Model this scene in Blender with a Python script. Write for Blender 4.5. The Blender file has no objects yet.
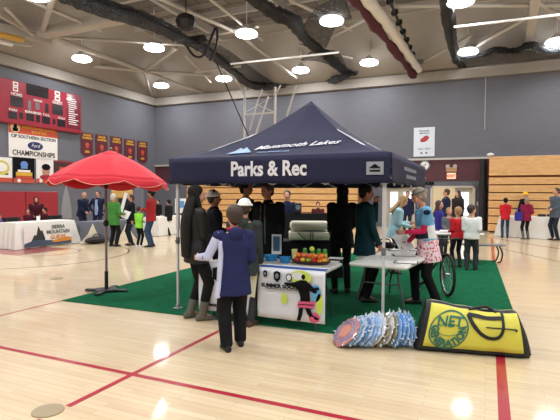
import bpy, bmesh, math, random
from mathutils import Vector, Matrix, Euler
import numpy as np
random.seed(7)
PI = math.pi
SC = bpy.context.scene
COL = SC.collection
# ------------------------------------------------------------ camera, world, exposure
FPX, EYE, YAW, PITCH, ROLL = 469.0, 1.65, 24.0, 1.85, 0.35
cam_data = bpy.data.cameras.new('camera')
cam_data.sensor_width = 36
cam_data.lens = FPX / 560 * 36
cam_data.clip_end = 200
cam = bpy.data.objects.new('camera', cam_data)
COL.objects.link(cam)
R3 = Matrix.Rotation(math.radians(YAW), 3, 'Z') @ Matrix.Rotation(math.radians(90 - PITCH), 3, 'X') @ Matrix.Rotation(math.radians(ROLL), 3, 'Z')
cam.matrix_world = Matrix.Translation((0, 0, EYE)) @ R3.to_4x4()
SC.camera = cam
W = bpy.data.worlds.new('world'); SC.world = W
W.use_nodes = True
W.node_tree.nodes['Background'].inputs[0].default_value = (.75, .8, .9, 1)
W.node_tree.nodes['Background'].inputs[1].default_value = .6
SC.view_settings.view_transform = 'Standard'
SC.view_settings.look = 'None'
SC.view_settings.exposure = 0.0
SC.view_settings.gamma = 1
LAMP_W = 108.0
LENS_E = 14.0

CF = Vector((-math.sin(math.radians(YAW)), math.cos(math.radians(YAW)), 0))
CR = Vector((math.cos(math.radians(YAW)), math.sin(math.radians(YAW)), 0))
def ray(px, py):
    return R3 @ Vector(((px - 280) / FPX, (210 - py) / FPX, -1))
def onz(px, py, Z=0.0):
    r = ray(px, py); t = (Z - EYE) / r.z
    return Vector((r.x * t, r.y * t, Z))
def onx(px, py, X):
    r = ray(px, py); t = X / r.x
    return Vector((X, r.y * t, EYE + r.z * t))
def ony(px, py, Y):
    r = ray(px, py); t = Y / r.y
    return Vector((r.x * t, Y, EYE + r.z * t))
def at(px, d, z=0.0):
    p = CF * d + CR * ((px - 280) / FPX * d)
    return Vector((p.x, p.y, z))
def zat(px, py, d):
    r = ray(px, py); t = d / r.dot(CF)
    return EYE + r.z * t
def dfoot(px, py):
    return onz(px, py, 0).dot(CF)

# ------------------------------------------------------------ materials
MATS = {}
def mat(name, col, rough=.6, metal=0, bump=0, bscale=40, var=0, vscale=6, emit=0, coat=0, alpha=1, sheen=0, trans=0, spec=.5):
    if name in MATS: return MATS[name]
    m = bpy.data.materials.new(name); m.use_nodes = True
    nt = m.node_tree; b = nt.nodes['Principled BSDF']
    b.inputs['Base Color'].default_value = (*col, 1)
    b.inputs['Roughness'].default_value = rough
    b.inputs['Metallic'].default_value = metal
    b.inputs['Specular IOR Level'].default_value = spec
    b.inputs['Coat Weight'].default_value = coat
    b.inputs['Sheen Weight'].default_value = sheen
    b.inputs['Transmission Weight'].default_value = trans
    b.inputs['Alpha'].default_value = alpha
    tc = nt.nodes.new('ShaderNodeTexCoord')
    if bump:
        n = nt.nodes.new('ShaderNodeTexNoise'); n.inputs['Scale'].default_value = bscale; n.inputs['Detail'].default_value = 3
        nt.links.new(tc.outputs['Object'], n.inputs['Vector'])
        bp = nt.nodes.new('ShaderNodeBump'); bp.inputs['Strength'].default_value = bump; bp.inputs['Distance'].default_value = .02
        nt.links.new(n.outputs['Fac'], bp.inputs['Height']); nt.links.new(bp.outputs['Normal'], b.inputs['Normal'])
    if var:
        n = nt.nodes.new('ShaderNodeTexNoise'); n.inputs['Scale'].default_value = vscale; n.inputs['Detail'].default_value = 4
        nt.links.new(tc.outputs['Object'], n.inputs['Vector'])
        r = nt.nodes.new('ShaderNodeValToRGB')
        r.color_ramp.elements[0].position = .3; r.color_ramp.elements[1].position = .7
        r.color_ramp.elements[0].color = (*[c * (1 - var) for c in col], 1)
        r.color_ramp.elements[1].color = (*[min(1, c * (1 + var)) for c in col], 1)
        nt.links.new(n.outputs['Fac'], r.inputs['Fac']); nt.links.new(r.outputs['Color'], b.inputs['Base Color'])
    if emit:
        b.inputs['Emission Color'].default_value = (*col, 1); b.inputs['Emission Strength'].default_value = emit
    MATS[name] = m
    return m
def rgb(r, g, b):
    f = lambda v: (v / 255 / 12.92) if v / 255 <= .04045 else ((v / 255 + .055) / 1.055) ** 2.4
    return (f(r), f(g), f(b))
def cloth(name, r, g, b, rough=.85, bump=.9, bscale=9):
    k_ = .86 if max(r, g, b) < 130 else 1
    return mat(name, rgb(r * k_, g * k_, b * k_), rough, spec=.2, bump=bump, bscale=bscale, var=.12, vscale=5)

# ------------------------------------------------------------ mesh builder
def basis(d):
    d = d.normalized()
    a = Vector((0, 0, 1)) if abs(d.z) < .9 else Vector((0, 1, 0))
    u = d.cross(a).normalized(); v = d.cross(u).normalized()
    return u, v
class MB:
    def __init__(s): s.v = []; s.f = []; s.mi = []; s.cur = 0
    def add(s, vs, fs):
        o = len(s.v); s.v += [tuple(p) for p in vs]
        s.f += [tuple(i + o for i in f) for f in fs]; s.mi += [s.cur] * len(fs)
        return s
    def rings(s, rings, cap=True, closed=True):
        n = len(rings[0]); vs = [p for r in rings for p in r]; fs = []
        for i in range(len(rings) - 1):
            for j in range(n if closed else n - 1):
                k = (j + 1) % n
                fs.append((i * n + j, i * n + k, (i + 1) * n + k, (i + 1) * n + j))
        if cap and closed:
            fs.append(tuple(range(n - 1, -1, -1))); fs.append(tuple((len(rings) - 1) * n + j for j in range(n)))
        return s.add(vs, fs)
    def box(s, c, size, rot=None, bev=0):
        x, y, z = [q / 2 for q in size]; c = Vector(c)
        M = rot if rot is not None else Matrix.Identity(3)
        if bev:
            b = min(bev, x * .9, y * .9, z * .9); rr = []
            def ring(hx, hy, zz): return [c + M @ Vector(p) for p in ((hx - b, -hy, zz), (hx, -hy + b, zz), (hx, hy - b, zz), (hx - b, hy, zz), (-hx + b, hy, zz), (-hx, hy - b, zz), (-hx, -hy + b, zz), (-hx + b, -hy, zz))]
            return s.rings([ring(x - b, y - b, -z) if 0 else ring(x - b * .7, y - b * .7, -z), ring(x, y, -z + b), ring(x, y, z - b), ring(x - b * .7, y - b * .7, z)])
        vs = [c + M @ Vector((i * x, j * y, k * z)) for k in (-1, 1) for i, j in ((-1, -1), (1, -1), (1, 1), (-1, 1))]
        return s.add(vs, [(3, 2, 1, 0), (4, 5, 6, 7), (0, 1, 5, 4), (1, 2, 6, 5), (2, 3, 7, 6), (3, 0, 4, 7)])
    def cap(s, p0, p1, r0, r1=None, n=12):
        p0 = Vector(p0); p1 = Vector(p1); r1 = r0 if r1 is None else r1
        d = (p1 - p0); L = d.length
        if L < 1e-6: d = Vector((0, 0, 1))
        d.normalize(); u, v = basis(d); rr = []
        for a in (-80, -50, -20): rr.append((p0 + d * r0 * math.sin(math.radians(a)), r0 * math.cos(math.radians(a))))
        for a in (20, 50, 80): rr.append((p1 + d * r1 * math.sin(math.radians(a)), r1 * math.cos(math.radians(a))))
        return s.rings([[c + (u * math.cos(2 * PI * k / n) + v * math.sin(2 * PI * k / n)) * r for k in range(n)] for c, r in rr])
    def cyl(s, p0, p1, r0, r1=None, n=16):
        p0 = Vector(p0); p1 = Vector(p1); r1 = r0 if r1 is None else r1
        u, v = basis(p1 - p0)
        return s.rings([[c + (u * math.cos(2 * PI * k / n) + v * math.sin(2 * PI * k / n)) * r for k in range(n)] for c, r in ((p0, r0), (p1, r1))])
    def ell(s, c, r, rot=None, n=16, m=10):
        c = Vector(c); M = rot if rot is not None else Matrix.Identity(3); rr = []
        for i in range(m):
            a = -PI / 2 + PI * (i + .35) / (m - .3)
            rr.append([c + M @ Vector((r[0] * math.cos(a) * math.cos(2 * PI * k / n), r[1] * math.cos(a) * math.sin(2 * PI * k / n), r[2] * math.sin(a))) for k in range(n)])
        return s.rings(rr)
    def tube(s, pts, r, n=8, closed=False, rs=None):
        pts = [Vector(p) for p in pts]; rr = []; N = len(pts); u = None
        for i, p in enumerate(pts):
            if closed: d = pts[(i + 1) % N] - pts[i - 1]
            else: d = pts[min(i + 1, N - 1)] - pts[max(i - 1, 0)]
            d.normalize()
            if u is None: u, v = basis(d)
            else:
                u = (u - d * u.dot(d)).normalized(); v = d.cross(u)
            q = rs[i] if rs else r
            rr.append([p + (u * math.cos(2 * PI * k / n) + v * math.sin(2 * PI * k / n)) * q for k in range(n)])
        if closed: rr.append(rr[0]); return s.rings(rr, cap=False)
        return s.rings(rr)
    def quad(s, a, b, c, d): return s.add([a, b, c, d], [(0, 1, 2, 3)])
    def disc(s, c, r, ex, ey, th=.01, n=28, sx=1, sy=1):
        c = Vector(c); ex = Vector(ex); ey = Vector(ey); nn = ex.cross(ey)
        R = [c + ex * r * sx * math.cos(2 * PI * k / n) + ey * r * sy * math.sin(2 * PI * k / n) for k in range(n)]
        return s.rings([R, [p + nn * th for p in R]])
def smooth_path(pts, k=6):
    pts = [Vector(p) for p in pts]; out = []
    for i in range(len(pts) - 1):
        p0 = pts[max(i - 1, 0)]; p1 = pts[i]; p2 = pts[i + 1]; p3 = pts[min(i + 2, len(pts) - 1)]
        for j in range(k):
            t = j / k
            out.append(.5 * ((2 * p1) + (p2 - p0) * t + (2 * p0 - 5 * p1 + 4 * p2 - p3) * t * t + (3 * p1 - p0 - 3 * p2 + p3) * t ** 3))
    out.append(pts[-1]); return out
def link(name, me, m, parent=None):
    o = bpy.data.objects.new(name, me); COL.objects.link(o)
    if parent: o.parent = parent
    return o
def build(mb, name, m, parent=None, smooth=False, voxel=0, iters=2, edge=None):
    me = bpy.data.meshes.new(name); me.from_pydata(mb.v, [], mb.f)
    ms = m if isinstance(m, (list, tuple)) else [m]
    bm = bmesh.new(); bm.from_mesh(me)
    bmesh.ops.recalc_face_normals(bm, faces=bm.faces); bm.to_mesh(me); bm.free()
    for q in ms: me.materials.append(q)
    if len(ms) > 1: me.polygons.foreach_set('material_index', mb.mi)
    if voxel:
        t = bpy.data.objects.new('tmp', me); COL.objects.link(t)
        md = t.modifiers.new('r', 'REMESH'); md.mode = 'VOXEL'; md.voxel_size = voxel
        sm = t.modifiers.new('s', 'SMOOTH'); sm.iterations = iters; sm.factor = .5
        dg = bpy.context.evaluated_depsgraph_get()
        me2 = bpy.data.meshes.new_from_object(t.evaluated_get(dg), depsgraph=dg)
        bpy.data.objects.remove(t); bpy.data.meshes.remove(me); me = me2; me.name = name
        me.materials.clear(); me.materials.append(ms[0])
        smooth = True
    if smooth: me.polygons.foreach_set('use_smooth', [True] * len(me.polygons))
    me.update()
    o = link(name, me, m, parent)
    if smooth and not voxel:
        me.set_sharp_from_angle(angle=math.radians(50))
    return o
def tag(o, label, cat, group=None, kind=None):
    o['label'] = label; o['category'] = cat
    if group: o['group'] = group
    if kind: o['kind'] = kind
    return o
def thing(name, label, cat, loc=(0, 0, 0), rz=0, group=None):
    o = bpy.data.objects.new(name, None); COL.objects.link(o); o.empty_display_size = .1
    o.location = loc; o.rotation_euler = (0, 0, rz)
    return tag(o, label, cat, group)
def struct(mb, name, m, **k):
    o = build(mb, name, m, **k); o['kind'] = 'structure'; return o
_tc = {}
def text_mesh(body, size, bold=0, extrude=.002, sx=1, align='CENTER', shear=0, spacing=1):
    cu = bpy.data.curves.new('t', 'FONT'); cu.body = body; cu.size = size; cu.offset = bold; cu.extrude = extrude
    cu.align_x = align; cu.align_y = 'CENTER'; cu.shear = shear; cu.space_character = spacing; cu.resolution_u = 3
    t = bpy.data.objects.new('tmp', cu); COL.objects.link(t)
    dg = bpy.context.evaluated_depsgraph_get()
    me = bpy.data.meshes.new_from_object(t.evaluated_get(dg), depsgraph=dg)
    vs = [Vector((v.co.x * sx, v.co.y, v.co.z)) for v in me.vertices]; fs = [tuple(p.vertices) for p in me.polygons]
    bpy.data.objects.remove(t); bpy.data.meshes.remove(me); bpy.data.curves.remove(cu)
    return vs, fs
def text(name, body, size, m, org, ex, ey, parent=None, fn=None, **k):
    vs, fs = text_mesh(body, size, **k)
    org = Vector(org); ex = Vector(ex); ey = Vector(ey); n = ex.cross(ey)
    mb = MB()
    mb.add([fn(v) if fn else org + ex * v.x + ey * v.y + n * v.z for v in vs], fs)
    return build(mb, name, m, parent)

# ------------------------------------------------------------ people
SKIN = {'light': mat('skin light', rgb(205, 150, 125), .55), 'tan': mat('skin tan', rgb(170, 115, 88), .55)}
HAIRM = {'black': mat('hair black', rgb(18, 15, 15), .7, spec=.25, bump=.6, bscale=60), 'brown': mat('hair brown', rgb(58, 42, 34), .5, bump=.6, bscale=60),
         'blond': mat('hair blond', rgb(165, 130, 85), .5, bump=.6, bscale=60), 'grey': mat('hair grey', rgb(140, 130, 112), .55, bump=.6, bscale=60),
         'white': mat('hair white', rgb(205, 200, 190), .6, bump=.6, bscale=60), 'bald': None}
EYEM = mat('eye dark', rgb(30, 25, 25), .2); LIPM = mat('lips', rgb(150, 85, 78), .5)
def ik(a, b, L1, L2, pole):
    a = Vector(a); b = Vector(b); d = b - a; L = min(d.length, (L1 + L2) * .995)
    if d.length < 1e-5: d = Vector((0, 0, -1))
    b = a + d.normalized() * L; d = b - a
    x = (L1 * L1 - L2 * L2 + L * L) / (2 * L); h = math.sqrt(max(0, L1 * L1 - x * x))
    pl = Vector(pole); n = d.normalized(); pl = pl - n * pl.dot(n)
    if pl.length < 1e-5: pl = basis(n)[0]
    return a + n * x + pl.normalized() * h, b
REST = (.27, .04, .80)
def person(label, px, d, top, face, coat=None, pants=None, hair='brown', arms=(REST, REST), poles=None, lean=0, sit=False, skin='light', shoe=None,
           hat=None, hatstyle='beanie', longhair=0, look=(0, 0), hem=.80, sleeves=None, near=False, step=0, kid=0, collar=True, hood=None, wide=1.0,
           legs=1.0, boots=None, curl=35, group=None, loc=None, h=None, cat='person', details=None, bun=False, puff=1.0, armf=1.0):
    z = h if h else zat(px, top, d)
    s = z / 1.76
    if lean: s = h / 1.76 if h else z / (0.93 + .83 * math.cos(math.radians(lean)))
    org = loc if loc is not None else at(px, d)
    t = thing('person', label, cat, org, math.radians(face + YAW - 90), group)
    vx = .009 if near else (.013 if d < 10 else .017)
    vb = .008 if near else vx
    hipz = .93 if not sit else .53
    Lr = Matrix.Rotation(-math.radians(lean), 3, 'X')
    hip = Vector((0, 0, hipz))
    def U(p):   # standing coords -> leaned
        p = Vector(p); return (hip + Lr @ (p - Vector((0, 0, .93)))) * s
    def T(p): return Vector(p) * s
    hs = 1 + kid * .28
    # joints
    sh = [U((sd * .185 * wide, -.01, 1.415)) for sd in (-1, 1)]
    arm = []
    for k, sd in ((0, -1), (1, 1)):
        tx, ty, tz = arms[k]
        pole = poles[k] if poles and poles[k] else (sd * .16, -1, -.55)
        if tz < 10: w = Vector((sd * tx * s, ty * s, tz * s - (.93 - hipz) * s))
        el, w = ik(sh[k], w, .29 * s, .26 * s, pole)
        arm.append((el, w))
    leg = []
    for k, sd in ((0, -1), (1, 1)):
        hj = T((sd * .092, 0, hipz - .03))
        if sit: kn = T((sd * .12, .42, .50)); an = T((sd * .12, .40, .085))
        else:
            an = T((sd * .105, sd * step, .085)); kn, an = ik(hj, an, .425 * s, .425 * s, (sd * .1, 1, 0))
        leg.append((hj, kn, an))
    # torso rings
    TR = [(.82, .12, .085), (.88, .158, .105), (.96, .165, .11), (1.06, .14, .098), (1.18, .145, .102), (1.30, .165, .11), (1.39, .17, .10), (1.445, .12, .078), (1.475, .07, .06)]
    def torso(mb, off, z0, z1, flare=0):
        rr = []
        zs = sorted(set([z0] + [q[0] for q in TR if z0 < q[0] < z1] + [z1]))
        for zz in zs:
            a = np.interp(zz, [q[0] for q in TR], [q[1] for q in TR]) * wide + off
            b = np.interp(zz, [q[0] for q in TR], [q[2] for q in TR]) * (.5 + .5 * wide) + off
            if zz < .95: a = max(a, .165 * wide + off) + flare * (.95 - zz); b = max(b, .11 + off) + flare * (.95 - zz)
            rr.append([U((a * math.cos(q) , b * math.sin(q), zz)) for q in [2 * PI * i / 20 for i in range(20)]])
        mb.rings(rr)
    # head frame
    HR = Lr @ Matrix.Rotation(math.radians(look[0]), 3, 'Z') @ Matrix.Rotation(math.radians(look[1]), 3, 'X')
    nk = Vector((0, .005, 1.50)); nkU = U(nk)
    def Hd(p):
        return nkU + HR @ ((Vector(p) - nk) * s * hs)
    b = MB()
    torso(b, -.008, .84, 1.475)
    b.cap(U((0, -.01, 1.42)), Hd((0, .0, 1.57)), .056 * s, .052 * s)
    Hm = HR
    b.ell(Hd((0, .005, 1.66)), [q * s * hs for q in (.074, .094, .098)], Hm, 18, 14)
    b.ell(Hd((0, .035, 1.60)), [q * s * hs for q in (.056, .062, .066)], Hm)
    b.ell(Hd((0, .062, 1.562)), [q * s * hs for q in (.028, .026, .022)], Hm)
    b.cap(Hd((0, .092, 1.655)), Hd((0, .112, 1.622)), .009 * s * hs, .015 * s * hs)
    b.cap(Hd((-.04, .078, 1.675)), Hd((.04, .078, 1.675)), .013 * s * hs)
    for sd in (-1, 1):
        b.ell(Hd((sd * .077, 0, 1.635)), [q * s * hs for q in (.012, .02, .032)], Hm, 10, 8)
        b.ell(Hd((sd * .036, .07, 1.61)), [q * s * hs for q in (.024, .022, .024)], Hm, 10, 8)
    b.cap(Hd((-.02, .092, 1.59)), Hd((.02, .092, 1.59)), .009 * s * hs)
    for k, sd in ((0, -1), (1, 1)):
        el, w = arm[k]
        b.cap(sh[k], el, .045 * s, .038 * s); b.cap(el, w, .038 * s, .026 * s)
        # hand
        f = (w - el).normalized(); inn = Vector((-sd, 0, 0)); lat = f.cross(inn)
        if lat.length < .2: inn = Vector((0, 0, -1)); lat = f.cross(inn)
        lat.normalize(); nrm = lat.cross(f).normalized()
        if nrm.dot(Vector((-sd, 0, -.4))) < 0: nrm = -nrm
        if lat.z < 0 and abs(f.z) < .6: lat = -lat
        if abs(f.z) >= .6 and lat.y < 0: lat = -lat
        q = s * (1.0 if not kid else .95)
        kn = []
        for i, (o_, L) in enumerate(((.031, .068), (.011, .076), (-.010, .071), (-.030, .055))):
            kp = w + f * (.088 - abs(i - 1) * .004) * q + lat * o_ * q
            b.cap(w + lat * o_ * .45 * q, kp, .015 * q, .0115 * q, 8)
            a1 = math.radians(curl * .7); a2 = math.radians(curl * 1.5)
            fan = lat * (o_ * 1.3)
            d1 = (f * math.cos(a1) + nrm * math.sin(a1) + fan).normalized(); d2 = (f * math.cos(a2) + nrm * math.sin(a2) + fan).normalized()
            m1 = kp + d1 * L * .52 * q; b.cap(kp, m1, .0105 * q, .0095 * q, 8); b.cap(m1, m1 + d2 * L * .48 * q, .0095 * q, .0075 * q, 8)
        tb = w + f * .022 * q + lat * .024 * q; tm = tb + (f * .6 + lat * .75 + nrm * .35).normalized() * .042 * q
        b.cap(tb, tm, .0145 * q, .0115 * q, 8); b.cap(tm, tm + (f * .85 + lat * .3 + nrm * .4).normalized() * .032 * q, .011 * q, .008 * q, 8)
    for hj, kn, an in leg:
        b.cap(hj, kn, .075 * s, .048 * s); b.cap(kn, an, .048 * s, .034 * s)
        b.cap(an, an + Vector((0, .11 * s, -.045 * s)), .034 * s, .026 * s)
    body = build(b, 'body', SKIN[skin], t, voxel=vb, iters=1)
    # eyes, mouth
    for sd in (-1, 1):
        build(MB().ell(Hd((sd * .032, .0875, 1.65)), [q * s * hs for q in (.013, .008, .008)], Hm, 10, 6), 'eye', EYEM, t, smooth=True)
    build(MB().ell(Hd((0, .101, 1.59)), [q * s * hs for q in (.022, .007, .008)], Hm, 10, 6), 'mouth', LIPM, t, smooth=True)
    # trousers
    if pants:
        p = MB()
        p.ell(T((0, 0, hipz - .01)), (.168 * s * wide, .122 * s, .10 * s))
        for hj, kn, an in leg:
            e = an + (kn - an) * (.02 if not boots else .45)
            p.cap(hj, kn, .096 * s * (1 + (legs - 1) * .5), .072 * s * legs); p.cap(kn, e, .07 * s * legs, .058 * s * legs)
        pv = [list(v) for v in p.v]
        p.v = [tuple(v[:2]) + (max(v[2], .05 * s if not boots else .0),) for v in pv]
        build(p, 'trousers', pants, t, voxel=vx, iters=3)
    # shoes
    for hj, kn, an in leg:
        fp = Vector((an.x, an.y, 0)); q = MB(); fd = Vector((.12 * (1 if an.x > 0 else -1), 1, 0)).normalized()
        rr = []
        hgt = [(-.085, .028, .05), (-.07, .040, .085), (-.02, .042, .095), (.04, .044, .085), (.09, .050, .062), (.14, .048, .050), (.175, .034, .036), (.185, .02, .025)]
        sidev = Vector((fd.y, -fd.x, 0))
        for yy, wd, hh in hgt:
            rr.append([fp + fd * yy * s + (sidev * wd * math.cos(a) * (1.0 if math.sin(a) < 0 else 1) + Vector((0, 0, max(0.0, hh * .42 + hh * .58 * math.sin(a))))) * s for a in [2 * PI * i / 14 for i in range(14)]])
        q.rings(rr)
        if boots: q.cap(an - Vector((0, 0, .03 * s)), an + (kn - an) * .55, .056 * s, .068 * s)
        build(q, 'boot' if boots else 'shoe', boots or shoe or MATS['shoe black'], t, voxel=vx if boots else 0, smooth=True)
    # coat
    if coat:
        p = MB(); torso(p, .026, hem, 1.45, flare=.10)
        if collar: p.ell(U((0, -.005, 1.475)), (.085 * s, .08 * s, .045 * s), Lr)
        slv = sleeves if isinstance(sleeves, tuple) else (sleeves, sleeves)
        for k, sd in ((0, -1), (1, 1)):
            sl = p if slv[k] is None else MB()
            el, w = arm[k]; e = w - (w - el).normalized() * .02 * s
            p.cap(sh[k] + Vector((-sd * .03, 0, 0)) * s, sh[k], .078 * s, .072 * s)
            sl.cap(sh[k], el, .070 * s * armf, .060 * s * armf); sl.cap(el, e, .060 * s * armf, .047 * s * armf)
            if slv[k] is not None: build(sl, 'sleeve', slv[k], t, voxel=vx, iters=3)
        if hood: p.ell(U((0, -.115, 1.45)), (.10 * s, .055 * s, .085 * s), Lr)
        build(p, 'coat', coat, t, voxel=vx, iters=3)
    # hair
    hm = HAIRM.get(hair)
    if hm and not (hat and hatstyle == 'hood'):
        p = MB()
        p.ell(Hd((0, -.020, 1.678)), [q * s * hs * puff for q in (.091, .106, .102)], Hm, 18, 14); p.ell(Hd((0, -.055, 1.62)), [q * s * hs * puff for q in (.078, .052, .07)], Hm, 14, 10)
        if longhair or bun:
            p.ell(Hd((0, -.045, 1.62)), [q * s * hs for q in (.088, .07, .09)], Hm)
        if bun: p.ell(Hd((0, -.12, 1.67)), [q * s * hs for q in (.04, .04, .04)], Hm)
        if longhair:
            L = longhair
            pts = [Hd((0, -.06, 1.62)), U((0, -.085, 1.50)), U((0, -.135, 1.42 - L * .3)), U((0, -.135, 1.45 - L))]
            rr = []
            for i, c in enumerate(smooth_path(pts, 4)):
                tt = i / 12; wd = (.095 + .07 * min(1, tt * 2)) * (1 - .35 * max(0, tt - .6)) * s
                rr.append([c + Vector((wd * math.cos(a), (.045 + .02 * math.sin(tt * 3)) * s * math.sin(a), 0)) for a in [2 * PI * j / 14 for j in range(14)]])
            p.rings(rr)
            for sd in (-1, 1): p.cap(Hd((sd * .08, -.01, 1.66)), U((sd * .10, .02, 1.45)), .028 * s, .04 * s)
        build(p, 'hair', hm, t, voxel=vx, iters=2)
    if hat:
        p = MB()
        if hatstyle == 'beanie':
            rr = []
            for i in range(7):
                a = i / 6 * PI / 2 * .94
                rr.append([Hd((math.cos(a) * .099 * math.cos(q), -.018 + math.cos(a) * .112 * math.sin(q), 1.685 - (.02 * math.sin(q) * -1 if i == 0 else 0) + .105 * math.sin(a))) for q in [2 * PI * j / 20 for j in range(20)]])
            p.rings(rr); p.tube([Hd((.100 * math.cos(q), -.018 + .113 * math.sin(q), 1.69 + .012 * math.sin(q))) for q in [2 * PI * j / 20 for j in range(20)]], .016 * s * hs, closed=True)
            build(p, 'hat', hat, t, smooth=True)
        elif hatstyle == 'cap':
            p.ell(Hd((0, -.01, 1.70)), [q * s * hs for q in (.092, .106, .08)], Hm)
            p.ell(Hd((0, .12, 1.70)), [q * s * hs for q in (.07, .07, .008)], Hm)
            build(p, 'hat', hat, t, voxel=vx * .7, iters=1)
        elif hatstyle == 'hood':
            p.ell(Hd((0, -.03, 1.665)), [q * s * hs for q in (.102, .115, .118)], Hm)
            p.cap(Hd((0, -.03, 1.6)), U((0, -.03, 1.44)), .095 * s, .11 * s)
            build(p, 'hood', hat, t, voxel=vx, iters=2)
    info = dict(t=t, s=s, U=U, Hd=Hd, arm=arm, leg=leg, HR=HR, Lr=Lr, hs=hs, sh=sh, vx=vx)
    if details: details(info)
    return info
def world(info, p):
    t = info['t']; return Matrix.Translation(t.location) @ Euler(t.rotation_euler).to_matrix().to_4x4() @ Vector(p)
mat('shoe black', rgb(22, 21, 22), .5)
# ------------------------------------------------------------ room shell
XL, YB, XR, YF = -20.1, 24.96, 14.0, -9.0
ZW = 7.45
def wood_floor():
    m = bpy.data.materials.new('maple floor'); m.use_nodes = True; nt = m.node_tree; b = nt.nodes['Principled BSDF']; L = nt.links
    tc = nt.nodes.new('ShaderNodeTexCoord'); mp = nt.nodes.new('ShaderNodeMapping'); L.new(tc.outputs['Object'], mp.inputs['Vector'])
    br = nt.nodes.new('ShaderNodeTexBrick'); br.inputs['Scale'].default_value = 1
    br.inputs['Color1'].default_value = (*rgb(220, 199, 164), 1); br.inputs['Color2'].default_value = (*rgb(208, 185, 148), 1)
    br.inputs['Mortar'].default_value = (*rgb(192, 168, 134), 1); br.inputs['Mortar Size'].default_value = .0025
    br.inputs['Brick Width'].default_value = .9; br.inputs['Row Height'].default_value = .07; br.inputs['Bias'].default_value = -.1
    L.new(mp.outputs['Vector'], br.inputs['Vector'])
    n = nt.nodes.new('ShaderNodeTexNoise'); mp2 = nt.nodes.new('ShaderNodeMapping'); mp2.inputs['Scale'].default_value = (.6, 7, 1)
    L.new(tc.outputs['Object'], mp2.inputs['Vector']); L.new(mp2.outputs['Vector'], n.inputs['Vector']); n.inputs['Scale'].default_value = 2; n.inputs['Detail'].default_value = 4
    mx = nt.nodes.new('ShaderNodeMix'); mx.data_type = 'RGBA'; mx.blend_type = 'OVERLAY'; mx.inputs[0].default_value = .22
    L.new(br.outputs['Color'], mx.inputs[6]); L.new(n.outputs['Fac'], mx.inputs[7]); L.new(mx.outputs[2], b.inputs['Base Color'])
    b.inputs['Roughness'].default_value = .38; b.inputs['Coat Weight'].default_value = .55; b.inputs['Coat Roughness'].default_value = .07
    n2 = nt.nodes.new('ShaderNodeTexNoise'); n2.inputs['Scale'].default_value = 3; L.new(tc.outputs['Object'], n2.inputs['Vector'])
    bp = nt.nodes.new('ShaderNodeBump'); bp.inputs['Strength'].default_value = .04; bp.inputs['Distance'].default_value = .02
    L.new(n2.outputs['Fac'], bp.inputs['Height']); L.new(bp.outputs['Normal'], b.inputs['Coat Normal'])
    return m
def block_wall(name, col, axis, mortar=.86):
    m = bpy.data.materials.new(name); m.use_nodes = True; nt = m.node_tree; b = nt.nodes['Principled BSDF']; L = nt.links
    tc = nt.nodes.new('ShaderNodeTexCoord'); sx = nt.nodes.new('ShaderNodeSeparateXYZ'); cx = nt.nodes.new('ShaderNodeCombineXYZ')
    L.new(tc.outputs['Object'], sx.inputs[0]); L.new(sx.outputs[axis], cx.inputs[0]); L.new(sx.outputs[2], cx.inputs[1])
    br = nt.nodes.new('ShaderNodeTexBrick'); br.inputs['Scale'].default_value = 1; br.inputs['Brick Width'].default_value = .4; br.inputs['Row Height'].default_value = .2
    br.inputs['Mortar Size'].default_value = .008; br.inputs['Color1'].default_value = (*col, 1); br.inputs['Color2'].default_value = (*[c * .95 for c in col], 1)
    br.inputs['Mortar'].default_value = (*[c * mortar for c in col], 1)
    L.new(cx.outputs[0], br.inputs['Vector']); L.new(br.outputs['Color'], b.inputs['Base Color']); b.inputs['Roughness'].default_value = .75
    bp = nt.nodes.new('ShaderNodeBump'); bp.inputs['Strength'].default_value = .3; bp.inputs['Distance'].default_value = .01; bp.invert = True
    L.new(br.outputs['Fac'], bp.inputs['Height']); L.new(bp.outputs['Normal'], b.inputs['Normal'])
    return m
def deck_mat():
    m = bpy.data.materials.new('roof deck planks'); m.use_nodes = True; nt = m.node_tree; b = nt.nodes['Principled BSDF']; L = nt.links
    tc = nt.nodes.new('ShaderNodeTexCoord')
    br = nt.nodes.new('ShaderNodeTexBrick'); br.inputs['Scale'].default_value = 1; br.inputs['Brick Width'].default_value = 2.4; br.inputs['Row Height'].default_value = .6
    br.inputs['Mortar Size'].default_value = .03; br.inputs['Color1'].default_value = (*rgb(146, 140, 132), 1); br.inputs['Color2'].default_value = (*rgb(98, 94, 90), 1)
    br.inputs['Mortar'].default_value = (*rgb(70, 64, 60), 1)
    L.new(tc.outputs['Object'], br.inputs['Vector']); L.new(br.outputs['Color'], b.inputs['Base Color']); b.inputs['Roughness'].default_value = .8
    return m
WGREY = rgb(108, 110, 119)
M_wallL = block_wall('painted block wall side', WGREY, 1)
M_wallB = block_wall('painted block wall back', WGREY, 0)
M_cream = mat('cream paint', rgb(158, 152, 144), .7, var=.04)
M_deck = deck_mat()
M_steelw = mat('cream painted steel', rgb(188, 184, 178), .5)
M_maroon = mat('maroon paint', rgb(84, 42, 50), .6)
M_red = mat('red paint', rgb(160, 44, 58), .35, coat=.2)
M_white = mat('white', rgb(235, 235, 235), .5)
M_black = mat('black', rgb(18, 18, 20), .6)
M_dark = mat('dark metal', rgb(45, 46, 50), .45, metal=.3)
M_chrome = mat('bright metal', rgb(190, 192, 196), .3, metal=.8)
M_grey = mat('grey metal', rgb(120, 124, 130), .45, metal=.5)
def slab(name, m, lo, hi, **k):
    lo = Vector(lo); hi = Vector(hi)
    return build(MB().box((lo + hi) / 2, hi - lo), name, m, **k)
def sstruct(name, m, lo, hi):
    o = slab(name, m, lo, hi); o['kind'] = 'structure'; return o
fl = sstruct('floor', wood_floor(), (XL - .3, YF - .3, -.2), (XR + .3, YB + .3, 0))
sstruct('wall_left', M_wallL, (XL - .3, YF, 0), (XL, YB, ZW))
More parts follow.
